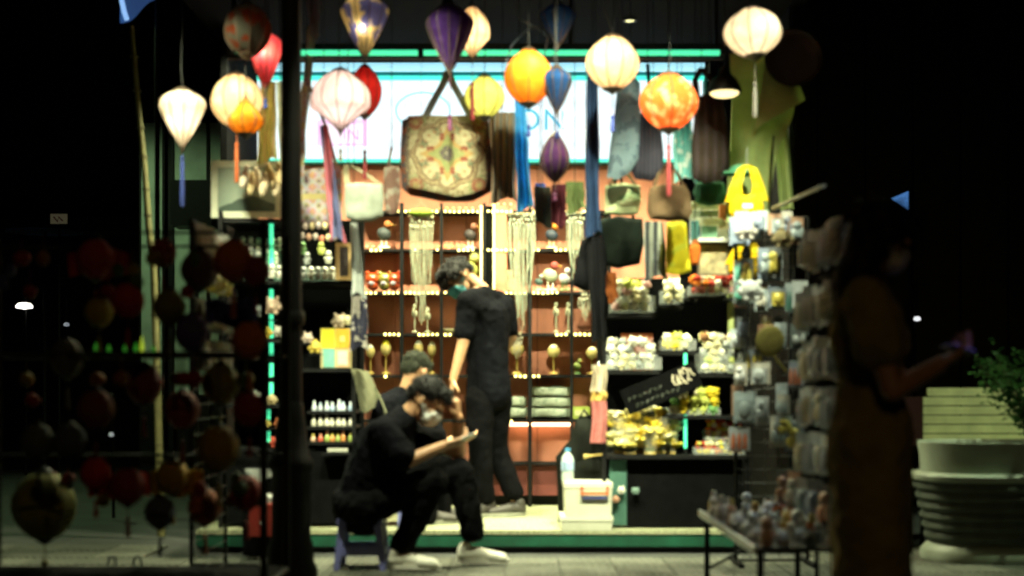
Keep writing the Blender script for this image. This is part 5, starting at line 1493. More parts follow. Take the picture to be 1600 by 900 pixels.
# --- left wire rack seen at the left of the kiosk
gridwall('wire_rack', (-1.56, 6.6, 0), .74, 1.80, R(90), 'black wire rack with pale cards left of the kiosk')
for k in range(6):
    y = 6.30 + k * .11
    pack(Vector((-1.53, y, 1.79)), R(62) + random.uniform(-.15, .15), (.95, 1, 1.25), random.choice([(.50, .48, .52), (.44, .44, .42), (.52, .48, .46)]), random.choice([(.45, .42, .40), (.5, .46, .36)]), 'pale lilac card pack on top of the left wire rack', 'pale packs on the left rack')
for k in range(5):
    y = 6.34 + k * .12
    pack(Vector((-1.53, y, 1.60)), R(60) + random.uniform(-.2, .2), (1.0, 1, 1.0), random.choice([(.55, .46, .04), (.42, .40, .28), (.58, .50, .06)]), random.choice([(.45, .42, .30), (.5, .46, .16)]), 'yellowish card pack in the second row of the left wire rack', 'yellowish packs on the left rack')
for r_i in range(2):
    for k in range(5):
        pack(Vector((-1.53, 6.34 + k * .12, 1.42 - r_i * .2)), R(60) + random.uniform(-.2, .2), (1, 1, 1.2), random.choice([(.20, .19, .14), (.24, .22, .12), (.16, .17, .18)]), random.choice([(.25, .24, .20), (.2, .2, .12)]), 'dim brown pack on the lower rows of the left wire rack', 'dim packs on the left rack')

# --- dark rack of small hanging lanterns in the left foreground
LRY = 5.15
lr = thing('lantern_rack', (-1.55, LRY, 0), 'dark metal rack hung with small toy lanterns at the left', 'rack')
W0, W1 = -.62, .60
for x in (W0, W1):
    for y in (-.25, .25): MB().tube([(x, y, 0), (x, y, 1.62)], .016, 8).build('upright', BLACK, lr)
for z in (1.58, 1.12, .70):
    for y in (-.25, .25): MB().tube([(W0, y, z), (W1, y, z)], .006, 8).build('rail', BLACK, lr)
for z in (.22,):
    for x in (W0, W1): MB().tube([(x, -.25, z), (x, .25, z)], .011, 8).build('stretcher', BLACK, lr)
    MB().bbox(W0, W1, -.25, .25, z, z + .014).build('bottom_shelf', DARKWOOD, lr, smooth=False)
def mini(name_m, n):
    N = 10
    prof = [(max(.02, math.sin(PI * (.07 + .86 * i / N)) ** .6) * .1, .1 - .2 * i / N) for i in range(N + 1)]
    sh = MB().lathe(prof, n * 5, fr=lambda a, i: 1 - .06 * abs(math.sin(a * n / 2))).mesh('shade', tinted('paper_lantern', .7, .2, 12, .1, .3))
    cp = MB().lathe([(0, .125), (.012, .12), (.03, .104), (.03, .098)], 10); c2 = MB().lathe([(.03, -.098), (.03, -.104), (.010, -.12), (0, -.122)], 10)
    tl = MB().tube([(0, 0, -.12), (0, 0, -.17)], .002, 5); tl.lathe([(0, -.165), (.012, -.175), (.010, -.19), (.016, -.28), (0, -.281)], 8)
    cd = MB().tube([(0, 0, .12), (0, 0, .24)], .002, 4)
    return sh, cp.mesh('top_cap', BLACK), tl.mesh('tassel', tinted('tassel_thread', .8, .2, 60)), cd.mesh('cord', BLACK), c2.mesh('bottom_cap', BLACK)
MINI = mini('m', 9)
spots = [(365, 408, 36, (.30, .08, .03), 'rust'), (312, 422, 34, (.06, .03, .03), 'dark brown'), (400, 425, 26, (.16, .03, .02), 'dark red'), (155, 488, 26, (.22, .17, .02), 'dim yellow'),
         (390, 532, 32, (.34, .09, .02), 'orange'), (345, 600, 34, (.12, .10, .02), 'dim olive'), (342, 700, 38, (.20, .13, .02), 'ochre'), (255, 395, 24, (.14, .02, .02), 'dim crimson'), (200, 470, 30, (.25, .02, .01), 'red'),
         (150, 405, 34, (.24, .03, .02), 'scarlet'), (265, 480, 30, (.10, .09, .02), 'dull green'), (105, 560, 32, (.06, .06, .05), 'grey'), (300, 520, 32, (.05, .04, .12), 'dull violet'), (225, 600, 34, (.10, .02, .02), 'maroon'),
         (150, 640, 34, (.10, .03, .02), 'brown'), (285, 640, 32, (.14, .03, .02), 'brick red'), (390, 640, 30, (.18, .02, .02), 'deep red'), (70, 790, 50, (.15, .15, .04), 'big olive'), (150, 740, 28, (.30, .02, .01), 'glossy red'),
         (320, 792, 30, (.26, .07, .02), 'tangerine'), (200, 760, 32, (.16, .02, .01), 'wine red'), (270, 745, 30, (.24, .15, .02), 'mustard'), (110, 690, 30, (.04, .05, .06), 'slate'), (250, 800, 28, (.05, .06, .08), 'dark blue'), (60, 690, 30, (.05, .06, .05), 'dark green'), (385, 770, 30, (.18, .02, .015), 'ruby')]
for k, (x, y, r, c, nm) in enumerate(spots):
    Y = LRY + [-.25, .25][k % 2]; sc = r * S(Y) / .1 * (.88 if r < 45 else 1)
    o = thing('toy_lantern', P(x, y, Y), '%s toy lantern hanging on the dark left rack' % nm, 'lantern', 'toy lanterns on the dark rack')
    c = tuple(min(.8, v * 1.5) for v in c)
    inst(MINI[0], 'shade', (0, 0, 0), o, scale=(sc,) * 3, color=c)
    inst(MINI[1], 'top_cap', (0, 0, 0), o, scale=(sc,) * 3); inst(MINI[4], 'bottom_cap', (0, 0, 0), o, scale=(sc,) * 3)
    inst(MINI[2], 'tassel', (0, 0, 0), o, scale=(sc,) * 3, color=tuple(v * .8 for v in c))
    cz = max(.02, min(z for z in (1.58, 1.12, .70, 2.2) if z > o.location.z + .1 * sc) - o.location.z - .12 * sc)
    if cz > .6: cz = .3
    cd = inst(MINI[3], 'cord', (0, 0, .12 * sc - .12 * cz / .12), o, scale=(1, 1, cz / .12))
bau = MB().ball((0, 0, 0), .03, 12, 8); bau.tube([(0, 0, .028), (0, 0, .10)], .0018, 4)
for k, (x0, x1, y, c) in enumerate(((135, 230, 742, (.40, .03, .015)), (235, 315, 738, (.36, .22, .02)), (105, 200, 396, (.34, .04, .02)), (320, 400, 470, (.06, .06, .20)))):
    a, b = P(x0, y, LRY + .27), P(x1, y, LRY + .27)
    q = MB().sheet(lambda u, v: ((b.x - a.x) * u, .02 * math.sin(u * 14) + .03 * v, -.10 * v + .012 * math.sin(u * 9)), 20, 5, .004).build('folded_scarf', cloth('rack_scarf_%d' % k, c, trans=.1), None, loc=a)
    tag(q, ('dim red scarf draped low on the dark left rack', 'dim mustard scarf draped low on the dark left rack', 'dim red scarf near the top of the dark left rack', 'dim violet scarf at the right of the dark left rack')[k], 'scarf', 'scarves on the dark left rack')
bau_me = bau.mesh('bauble', tinted('paper_lantern'))
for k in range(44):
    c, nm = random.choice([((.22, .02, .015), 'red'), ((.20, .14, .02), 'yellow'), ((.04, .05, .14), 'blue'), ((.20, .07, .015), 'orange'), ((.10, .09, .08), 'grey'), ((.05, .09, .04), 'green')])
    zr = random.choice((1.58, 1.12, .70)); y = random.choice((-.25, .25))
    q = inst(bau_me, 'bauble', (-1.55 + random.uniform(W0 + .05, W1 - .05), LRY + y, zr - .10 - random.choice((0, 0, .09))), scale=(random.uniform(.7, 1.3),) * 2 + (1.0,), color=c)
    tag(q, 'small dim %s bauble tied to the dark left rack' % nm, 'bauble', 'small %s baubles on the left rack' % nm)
# blue bags and stools under the rack, little glowing green toys
for k, (x, y, c, l) in enumerate([(175, 858, (.10, .14, .20), 'blue grey plastic bag under the dark left rack'), (215, 858, (.12, .18, .22), 'second blue plastic bag under the dark left rack')]):
    o = thing('plastic_bag', P(x, 885, 6.0) * Vector((1, 1, 0)), l, 'bag', 'plastic bags under the left rack')
    b = MB().pillow([(-.05, 0), (.05, 0), (.065, .06), (.05, .12), (.02, .15), (-.02, .15), (-.05, .12), (-.065, .06)], .12).build('bag_body', TGLOSS, o, color=c); wrinkle(b, .015, 25)
    MB().tube([(-.02, 0, .145), (-.012, 0, .19), (.012, 0, .19), (.02, 0, .145)], .006, 6).build('bag_handle', TGLOSS, o, color=c)
gl = glow('green_toy_light', (.10, .75, .06), .07); gy = glow('lime_toy_light', (.55, .75, .05), .28)
for k, (x, y, h) in enumerate([(150, 542, 12), (170, 546, 14), (195, 546, 14), (212, 544, 16), (222, 540, 26), (240, 546, 10)]):
    q = MB().lathe([(0, 0), (.008, 0), (.009, h * .0015), (.004, h * .0022), (.003, h * .0028), (0, h * .0029)], 8).build('glow_toy', gy if k == 4 else gl, None, loc=P(x, y + h / 2, LRY + .25))
    tag(q, 'faint green glowing trinket on the dark left rack' if k != 4 else 'brighter lime glowing trinket on the dark left rack', 'toy', 'glowing trinkets on the left rack')
MB().bbox(W0, W1, .18, .30, P(0, 556, LRY + .25).z - .012, P(0, 554, LRY + .25).z - .004).build('trinket_shelf', BLACK, lr, smooth=False)

# slender bamboo pole behind
o = thing('bamboo_pole', (P(252, 0, 8.4).x, 8.4, 0), 'slender bamboo pole rising at the left of the kiosk', 'pole')
pts = [(252, 838), (246, 600), (240, 420), (232, 350), (226, 260), (216, 160), (206, 40)]
loc = [P(a, b, 8.4) - o.location for a, b in pts]; loc[0].z = 0
MB().tube(loc, [.026, .024, .022, .022, .020, .016, .012], 10).build('culm', mat('bamboo', (.14, .13, .05), .6, .3, 8), o)
for a, b in zip(loc[:-1], loc[1:]):
    for t in (.15, .6):
        p = a.lerp(b, t); MB().tube([p + Vector((0, 0, -.006)), p + Vector((0, 0, .006))], .027, 10).build('node_ring', mat('bamboo_ring', (.10, .09, .04), .6), o)

# --- planter, shrub, slatted bench
def stadium(hl, r, n=10):
    pts = []
    for k in range(n + 1):
        a = PI / 2 + PI * k / n; pts.append((-hl + r * math.cos(a), r * math.sin(a)))
    for k in range(n + 1):
        a = -PI / 2 + PI * k / n; pts.append((hl + r * math.cos(a), r * math.sin(a)))
    return pts
def stad_prism(mb, prof, hl, cap=True):
    rings_ = []
    for r, z in prof: rings_.append([(x, y, z) for x, y in stadium(hl, r)])
    n = len(rings_[0]); vs = [p for q in rings_ for p in q]; fs = []
    for i in range(len(prof) - 1):
        for k in range(n):
            k2 = (k + 1) % n; fs.append((i * n + k, i * n + k2, (i + 1) * n + k2, (i + 1) * n + k))
    if cap:
        fs.append(tuple(range(n - 1, -1, -1))); m = (len(prof) - 1) * n; fs.append(tuple(range(m, m + n)))
    mb.add(vs, fs); return mb
pl = thing('oval_planter', (2.90, 7.32, 0), 'large pale oval planter with ribbed base at the right', 'planter')
HL = .32
pmat = mat('planter_cream', (.28, .32, .25), .55, .12, 6)
stad_prism(MB(), [(.235, .50), (.242, .60), (.25, .655), (.252, .672), (.243, .675), (.232, .665), (.225, .60)], HL, False).build('upper_bowl', pmat, pl)
stad_prism(MB(), [(.27, .452), (.29, .46), (.293, .485), (.28, .499), (.236, .5005)], HL).build('flange', pmat, pl)
prof = []
for k in range(6):
    z = .44 - k * .056; rr = .268 - k * .012
    prof += [(rr, z), (rr + .008, z - .012), (rr + .006, z - .03), (rr - .014, z - .042)]
stad_prism(MB(), [(.27, .451)] + prof + [(.19, .10)], HL).build('ribbed_base', mat('planter_green', (.06, .075, .058), .55, .35, 9), pl)
stad_prism(MB(), [(.205, .0), (.235, .004), (.24, .05), (.215, .085), (.19, .099)], HL).build('foot_rim', pmat, pl)
stad_prism(MB(), [(.20, .60), (.224, .61)], HL).build('soil', mat('soil', (.03, .02, .012), .95, .5, 40, bump=.8), pl)
sh = thing('potted_shrub', (3.10, 7.30, .60), 'leafy green shrub growing in the oval planter', 'shrub')
random.seed(5)
br = MB(); lv = MB()
for k in range(26):
    a = random.uniform(0, 2 * PI); ln = random.uniform(.45, .8); tl = random.uniform(.15, .75)
    p0 = Vector((random.uniform(-.08, .08), random.uniform(-.05, .05), .0)); d = Vector((math.cos(a) * math.sin(tl), math.sin(a) * math.sin(tl), math.cos(tl)))
    pts_ = [p0 + d * ln * t + Vector((0, 0, -.25 * math.sin(tl) * t * t * ln)) for t in (0, .33, .66, 1)]
    br.tube(pts_, [.010, .007, .005, .002], 6)
    for j in range(120):
        t = random.uniform(.25, 1.02); c = p0 + d * ln * t + Vector((random.gauss(0, .034), random.gauss(0, .034), random.gauss(0, .034) - .25 * math.sin(tl) * t * t * ln))
        L = random.uniform(.035, .06)
        lv.T = Matrix.Translation(c) @ Matrix.Rotation(random.uniform(0, 6.28), 4, 'Z') @ Matrix.Rotation(random.uniform(-.9, .7), 4, 'Y')
        lv.add([(0, 0, 0), (L * .4, -L * .28, .004), (L, 0, -.004), (L * .4, L * .28, .004), (L * .45, 0, -.003)], [(0, 1, 4), (1, 2, 4), (2, 3, 4), (3, 0, 4)])
br.build('branches', mat('twig', (.06, .04, .02), .8), sh)
lv.T = Matrix.Identity(4)
q = lv.build('foliage', cloth('leaf_green', (.022, .062, .016), (.03, .085, .02), 0, .4, .3, .5), sh); q['kind'] = 'stuff'
random.seed(9)
bn = thing('slatted_bench', (3.35, 8.3, 0), 'pale slatted wooden bench back behind the planter', 'bench')
wood = mat('pale_painted_wood', (.62, .62, .34), .55, .2, 7)
for k in range(7):
    z1 = P(0, 606 + k * 14.4, 8.3).z; x0 = P([1448, 1430, 1428, 1436, 1440, 1438, 1440][k], 0, 8.3).x - 3.35
    MB().bbox(x0, .85, -.012 - .004 * k, .012 - .004 * k, z1 - .053, z1).build('slat', wood, bn, smooth=False)
for x in (-.62, .1, .8): MB().bbox(x - .03, x + .03, .014, .06, 0, .97).build('leg', BLACK, bn, smooth=False)
for k in range(5): MB().bbox(-.70, .85, -.10 - k * .085, -.03 - k * .085, .40, .424).build('seat_slat', wood, bn, smooth=False)
for x in (-.62, .8): MB().bbox(x - .03, x + .03, -.45, -.40, 0, .398).build('leg', BLACK, bn, smooth=False)
# dark red chair back beside the bench
o = thing('dark_chair', (P(1418, 0, 7.9).x, 7.9, 0), 'dark red chair back between woman and bench', 'chair')
MB().bbox(-.09, .09, -.02, .02, .62, .92).build('backrest', mat('dark_red_vinyl', (.035, .006, .006), .5), o, smooth=False)
MB().bbox(-.10, .10, -.35, .0, .42, .46).build('seat', mat('dark_red_vinyl', (.035, .006, .006), .5), o, smooth=False)
for x in (-.08, .08):
    for y in (-.32, -.03): MB().tube([(x, y, 0), (x, y, .42)], .012, 8).build('leg', BLACK, o)
    MB().tube([(x, .0, .40), (x, .0, .63)], .012, 8).build('back_post', BLACK, o)

# --- far lights and bits in the dark
def far_lamp(px, py, Y, w, h, col, st, label):
    o = thing('stall_lamp', Vector((P(px, 0, Y).x, Y, 0)), label, 'lamp', 'small far lamps in the dark'); z = P(0, py, Y).z; s = S(Y)
    MB().lathe([(0, z - h * s * .5), (w * s * .48, z - h * s * .3), (w * s * .5, z), (w * s * .35, z + h * s * .4), (0, z + h * s * .5)], 16).build('bulb', glow('far_lamp_%d' % px, col, st), o)
    MB().lathe([(0, z + h * s * .5), (w * s * .2, z + h * s * .52), (.012, z + h * s * .9), (.012, z + .3), (0, z + .31)], 10).build('fitting', BLACK, o)
    MB().tube([(0, .05, 0), (0, .05, z + .3), (0, 0, z + .3)], .012, 8).build('pole', BLACK, o)
far_lamp(38, 478, 14, 26, 11, (1, .96, .88), 1.4, 'far white stall lamp in the dark at the left edge')
far_lamp(104, 507, 14.5, 9, 7, (.8, .9, 1), .12, 'tiny far lamp in the dark at the left')
far_lamp(1433, 498, 10.4, 11, 8, (.95, .98, 1), .45, 'tiny white lamp in the dark right of the woman')
far_lamp(174, 679, 9.5, 8, 8, (.8, .9, .9), .12, 'tiny low lamp glimmering behind the left rack')
o = thing('parasol', Vector((P(70, 0, 13.5).x, 13.5, 0)), 'far dark blue parasol at the left', 'parasol'); z = P(0, 352, 13.5).z
MB().lathe([(.42, z - .07), (.40, z - .05), (.2, z + .03), (0, z + .09)], 8).build('canopy', cloth('parasol_blue', (.03, .06, .14)), o); MB().tube([(0, 0, 0), (0, 0, z + .08)], .02, 8).build('pole', BLACK, o)
o = thing('number_card', Vector((P(92, 0, 13).x, 13, 0)), 'small far cream card with red writing on a stick', 'sign'); z = P(0, 342, 13).z
MB().bbox(-.085, .085, -.004, .004, z - .05, z + .05).build('card', glow('card_glow', (.55, .48, .28), .03), o, smooth=False); MB().tube([(0, .01, 0), (0, .01, z + .03)], .01, 6).build('stick', BLACK, o)  # card emits faintly in place of light falling on it
MB().tube([(-.05, -.007, z + .02), (-.01, -.007, z - .03), (.0, -.007, z + .02), (.04, -.007, z - .02)], .008, 5).build('red_writing', mat('red_writing', (.4, .03, .02)), o)
reflection_glow = glow('blue_reflection_glow', (.10, .30, .75), .30)  # glow stands in for reflected blue light; its panel and pole are added
o = thing('blue_reflection_panel', Vector((P(1408, 0, 9.8).x, 9.8, 0)), 'small glowing panel added for a blue reflection in the dark on the right', 'reflection')
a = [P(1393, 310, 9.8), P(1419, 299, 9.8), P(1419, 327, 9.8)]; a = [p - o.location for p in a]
MB().add([p + Vector((0, d, 0)) for d in (-.006, .006) for p in a], [(0, 1, 2), (5, 4, 3), (0, 3, 4, 1), (1, 4, 5, 2), (2, 5, 3, 0)]).build('reflection', reflection_glow, o, smooth=False)
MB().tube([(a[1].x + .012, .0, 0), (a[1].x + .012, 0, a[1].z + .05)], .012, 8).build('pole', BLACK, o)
o = thing('glowing_blue_canopy', Vector((P(215, 0, 9.6).x, 9.6, 0)), 'blue canopy corner with glow added to its cloth at the top left edge', 'canopy')
MB().sheet(lambda u, v: tuple(P(188 + 58 * u, -30 + (66 - 34 * u) * v + 6 * math.sin(u * 6), 9.6 + .3 * u) - o.location), 10, 6, .008).build('canopy_cloth', glow('blue_canopy_glow', (.08, .20, .55), .10), o)  # cloth and hem emit, standing in for light falling on them
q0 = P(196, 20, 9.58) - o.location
MB().tube([q0 + Vector((-.02, -.03, .09)), q0 + Vector((0, -.03, 0)), q0 + Vector((.02, -.03, -.06))], .018, 8).build('glowing_hem', glow('blue_hem_glow', (.30, .55, 1.0), .45), o)
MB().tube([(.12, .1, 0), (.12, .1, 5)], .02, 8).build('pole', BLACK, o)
# ================================================================== PEOPLE
def blob_mesh(prims, voxel, name, m, smooth_it=4, disp=0.0, dfreq=12.0, origin=Vector((0, 0, 0))):
    """one continuous surface grown over tapered capsules ('c',p0,p1,r0,r1) and ellipsoids ('e',c,(rx,ry,rz),rot)"""
    mb = MB()
    for q in prims:
        if q[0] == 'c':
            p0, p1, r0, r1 = Vector(q[1]), Vector(q[2]), q[3], q[4]
            d = p1 - p0; L = d.length
            if L < 1e-5: continue
            d.normalize()
            pts = []; rs = []
            for k in range(5):
                a = PI / 2 * (1 - k / 4); pts.append(p0 - d * r0 * math.sin(a)); rs.append(max(1e-4, r0 * math.cos(a)))
            for t in (.25, .5, .75): pts.append(p0.lerp(p1, t)); rs.append(r0 + (r1 - r0) * t)
            for k in range(5):
                a = PI / 2 * k / 4; pts.append(p1 + d * r1 * math.sin(a)); rs.append(max(1e-4, r1 * math.cos(a)))
            mb.tube(pts, rs, 14)
        else:
            mb.ball(q[1], q[2], 20, 12, q[3] if len(q) > 3 else None)
    mb.v = [p - origin for p in mb.v]
    tmp = bpy.data.objects.new('tmp', mb.mesh('tmp'))
    r = tmp.modifiers.new('r', 'REMESH'); r.mode = 'VOXEL'; r.voxel_size = voxel; r.use_smooth_shade = True
    sm = tmp.modifiers.new('s', 'SMOOTH'); sm.factor = .5; sm.iterations = smooth_it
    me = to_mesh(tmp, name)
    me.materials.clear(); me.materials.append(m)
    if disp:
        off = Vector((random.uniform(0, 90), 0, 0))
        co = [v.co.copy() for v in me.vertices]; nn = [v.normal.copy() for v in me.vertices]; flat = []
        for c, nv in zip(co, nn):
            k = noise.noise(c * dfreq + off) + .5 * noise.noise(c * dfreq * 2.3 - off)
            flat.extend(c + nv * (k * disp))
        me.vertices.foreach_set('co', flat)
    me.polygons.foreach_set('use_smooth', [True] * len(me.polygons)); me.update()
    return me
def chain(pts, rs):
    return [('c', pts[i], pts[i + 1], rs[i], rs[i + 1]) for i in range(len(pts) - 1)]
def basis(fwd, up):
    f = Vector(fwd).normalized(); u = Vector(up); u = (u - f * u.dot(f)).normalized(); r = f.cross(u)
    return r, f, u
def head(c, fwd, up, k=1.0):
    """skin prims, hair prims and helpers of a head centred at c"""
    r, f, u = basis(fwd, up); Rm = Matrix((r, f, u)).transposed()
    W = lambda x, y, z: Vector(c) + (r * x + f * y + u * z) * k
    sk = [('e', W(0, -.008, .022), (.074 * k, .092 * k, .090 * k), Rm), ('e', W(0, .030, -.042), (.056 * k, .060 * k, .068 * k), Rm),
          ('c', W(0, .056, -.088), W(0, .048, -.082), .026 * k, .03 * k), ('c', W(0, .088, .006), W(0, .106, -.024), .009 * k, .013 * k),
          ('c', W(-.036, .060, -.026), W(.036, .060, -.026), .027 * k, .027 * k), ('c', W(-.035, .078, .022), W(.035, .078, .022), .013 * k, .013 * k),
          ('c', W(-.018, .088, -.056), W(.018, .088, -.056), .009 * k, .009 * k)]
    for s in (-1, 1):
        sk += [('e', W(s * .076, -.010, -.006), (.010 * k, .018 * k, .029 * k), Rm)]
    return sk, W, Rm
def hand(wrist, d, n, side, curl=.5, k=1.0, spread=.12, thumb=.6):
    """prims of a hand: d along the fingers, n out of the palm, side = thumb direction sign"""
    d = Vector(d).normalized(); n = Vector(n); n = (n - d * n.dot(d)).normalized(); s = d.cross(n).normalized() * side
    w = Vector(wrist); out = []
    for i in range(4):
        off = s * (.030 - i * .020) * k
        b = w + d * .085 * k + off
        out.append(('c', w + off * .55 + d * .01 * k, b, .014 * k, .0115 * k))
        L = (.040, .046, .042, .034)[i] * k
        a = curl * .8; dirv = (d + s * (spread * (1.5 - i) * .35)).normalized()
        p = b
        for seg in range(3):
            dv = dirv * math.cos(a) + n * math.sin(a)
            q = p + dv * L * (1, .72, .58)[seg]
            out.append(('c', p, q, (.0098, .0088, .0078)[seg] * k, (.0088, .0078, .0068)[seg] * k)); p = q; a += curl * .9
    tb = w + s * .026 * k + d * .022 * k + n * .006 * k
    t1 = tb + (s * .72 + d * .62 + n * thumb * .5).normalized() * .04 * k
    t2 = t1 + (s * .25 + d * .8 + n * thumb).normalized() * .032 * k
    out += [('c', tb, t1, .0135 * k, .0105 * k), ('c', t1, t2, .0105 * k, .0082 * k)]
    return out
def shoe(heel, d, L, m, sole_m, parent, o, up=(0, 0, 1)):
    d = Vector(d).normalized(); u = Vector(up); s = d.cross(u).normalized(); u = s.cross(d).normalized(); h = Vector(heel)
    pr = [('c', h + u * .045, h + d * L * .35 + u * .05, .038, .040), ('c', h + d * L * .35 + u * .045, h + d * L * .86 + u * .030, .041, .028),
          ('c', h + d * L * .6 + u * .032 + s * .014, h + d * L * .88 + u * .026 + s * .008, .032, .025), ('c', h + u * .06, h + u * .085 + d * .01, .036, .037)]
    q = bpy.data.objects.new('shoe', blob_mesh(pr, .006, 'shoe', m, 3, origin=o)); COL.objects.link(q); q.parent = parent
    b = MB(); n = 20; ring = []
    for k in range(n):
        a = 2 * PI * k / n
        along = (math.cos(a) * .5 + .5); wid = .041 * (1 - .12 * math.cos(a * 1.0)) * math.sin(a) * (1.05 if .3 < along < .8 else 1)
        ring.append(h - d * .036 + d * (L + .045) * along + s * wid)
    b.add([p - o for p in ring] + [p + u * .024 - o for p in ring], [tuple(range(n - 1, -1, -1)), tuple(range(n, 2 * n))] + [(k, (k + 1) % n, n + (k + 1) % n, n + k) for k in range(n)])
    b.build('sole', sole_m, q)
    return q
def add(me, name, parent):
    q = bpy.data.objects.new(name, me); COL.objects.link(q); q.parent = parent; return q
def skin_mat(name, rgb):
    t = NT(name); vec, _, _, _ = t.obj()
    t.link(t.ramp(t.noise(vec, 30, 4), [(.3, tuple(c * .86 for c in rgb)), (.7, rgb)]), t.b.inputs['Base Color'])
    t.b.inputs['Roughness'].default_value = .5; t.b.inputs['Subsurface Weight'].default_value = .12
    t.b.inputs['Subsurface Radius'].default_value = (.012, .005, .003); t.b.inputs['Subsurface Scale'].default_value = .5
    t.bump(t.noise(vec, 260, 2), .12, .002)
    return t.m
SKIN = skin_mat('skin', (.46, .25, .135))
HAIR = mat('black_hair', (.008, .007, .007), .55, .4, 60, bump=.4, bscale=180, spec=.2)
TEE = cloth('black_tee', (.0034, .0037, .0055), var=.25, trans=0); TROUS = cloth('black_trousers', (.0028, .0028, .0036), var=.25, trans=0)
MASKW = cloth('white_mask_cloth', (.78, .79, .76), trans=.1, var=.04); MASKB = cloth('blue_mask_cloth', (.10, .34, .38), trans=.1, var=.06)
def mask(W, Rm, k, m, parent, o, low=0.0):
    pr = [('e', W(0, .062, -.052 + low), (.064 * k, .058 * k, .056 * k), Rm), ('e', W(0, .100, -.030 + low), (.026 * k, .024 * k, .034 * k), Rm), ('c', W(-.045, .075, -.03), W(.045, .075, -.03), .022 * k, .022 * k)]
    add(blob_mesh(pr, .006, 'face_mask', m, 3, origin=o), 'face_mask', parent)
    for s in (-1, 1):
        st = MB()
        for z in (-.03, -.075):
            st.tube([W(s * .052, .072, z + low) - o, W(s * .072, .03, z * .5 - .008) - o, W(s * .084, -.012, -.005) - o], .0022 * k, 5)
        st.build('mask_strap', m, parent)
def hair(parts, name, parent, o, voxel=.007, disp=.006, freq=38, m=None, nstr=900, slen=.045, comb=(.2, 0, -1)):
    me = blob_mesh(parts, voxel, name, m or HAIR, 2, disp, freq, o)
    q = add(me, name, parent)
    if nstr:                                        # loose strands that break the outline
        vs = [(v.co.copy(), v.normal.copy()) for v in me.vertices]; mb = MB(); dn = Vector(comb)
        for k in range(nstr):
            c, nv = random.choice(vs)
            t = (dn - nv * dn.dot(nv)); t = t.normalized() if t.length > .05 else nv.orthogonal()
            t = (t + Vector((random.gauss(0, .35), random.gauss(0, .35), random.gauss(0, .35)))).normalized(); L = random.uniform(.5, 1.0) * slen
            mb.tube([c - nv * .004, c + nv * .006 + t * L * .45, c + nv * .003 + t * L], [.0028, .0024, .0006], 4, False)
        mb.build('loose_strands', m or HAIR, q)['kind'] = 'stuff'
def eyes(W, k, parent, o):
    for s in (-1, 1):
        MB().ball(W(s * .031, .078, .004) - o, (.010 * k, .0075 * k, .0065 * k), 10, 7).build('eye', mat('eye_dark', (.03, .02, .015), .2), parent)

# ------------------------------------------------------------------ the seated man with the phone
Y0 = 6.98
G = lambda x, y, dy=0.0: P(x, y, Y0 + dy)
o1 = thing('person', Vector((G(600, 0).x, Y0, 0)), 'seated man in black with white mask bending over a phone', 'person')
O = o1.location.copy()
HC = G(666, 627); fw = Vector((.80, -.12, -.62)); upv = Vector((.62, -.02, .80))
sk, W, Rm = head(HC, fw, upv, 1.06)
neck = G(634, 652)
hipc = G(566, 790); chest = G(600, 700)
shN, shF = G(598, 676, -.19), G(616, 668, .17)
elN, wrN = G(634, 722, -.22), G(694, 696, -.16)
elF, wrF = G(716, 706, .13), G(716, 652, .04)
hN, hF = G(568, 792, -.10), G(570, 790, .10)
knN, anN = G(676, 752, -.13), G(628, 858, -.10)
knF, anF = G(718, 738, .12), G(738, 838, .10)
sk += chain([neck, W(0, -.02, -.04)], [.056, .054])
sk += chain([hipc, chest, neck], [.11, .115, .055]) + chain([shN, neck], [.05, .05]) + chain([shF, neck], [.05, .05])
sk += chain([shN, elN, wrN], [.052, .042, .027]) + chain([shF, elF, wrF], [.052, .042, .027])
sk += chain([hN, knN, anN], [.08, .058, .038]) + chain([hF, knF, anF], [.08, .058, .038])
dN = (G(722, 690, -.13) - wrN)
sk += hand(wrN, dN, Vector((.1, .55, .8)), -1, .55)
dF = Vector((-.10, -.05, 1))
sk += hand(wrF, dF, Vector((-.9, .3, -.1)), 1, 1.15, 1.0, thumb=.9)
add(blob_mesh(sk, .0045, 'body', SKIN, 3, origin=O), 'body', o1)
tee = [('c', hipc, chest, .165, .165), ('c', chest, neck.lerp(chest, .3), .168, .10), ('c', shN, neck.lerp(chest, .15), .082, .085), ('c', shF, neck.lerp(chest, .15), .082, .085),
       ('c', shN.lerp(chest, .5), hipc, .12, .155), ('c', shF.lerp(chest, .5), hipc, .12, .155),
       ('c', shN, shN.lerp(elN, .80), .084, .080), ('c', shF, shF.lerp(elF, .62), .08, .076), ('e', hipc + Vector((0, 0, .02)), (.17, .18, .13))]
add(blob_mesh(tee, .008, 't_shirt', TEE, 3, .011, 13, O), 't_shirt', o1)
tr = chain([hN, knN, anN + Vector((0, 0, .02))], [.105, .082, .066]) + chain([hF, knF, anF + Vector((0, 0, .03))], [.105, .082, .066]) + [('e', hipc, (.16, .19, .12))] + chain([hN, hF], [.12, .12])
add(blob_mesh(tr, .008, 'trousers', TROUS, 3, .010, 15, O), 'trousers', o1)
WSHOE = mat('white_canvas_shoe', (.74, .73, .64), .7, .15, 30); SOLE = mat('white_rubber', (.78, .77, .70), .6, .1)
shoe(Vector((anN.x - .04, anN.y - .01, .012)), Vector((1, -.16, 0)), .25, WSHOE, SOLE, o1, O)
shoe(Vector((anF.x - .05, anF.y, .012)), Vector((1, -.05, 0)), .25, WSHOE, SOLE, o1, O)
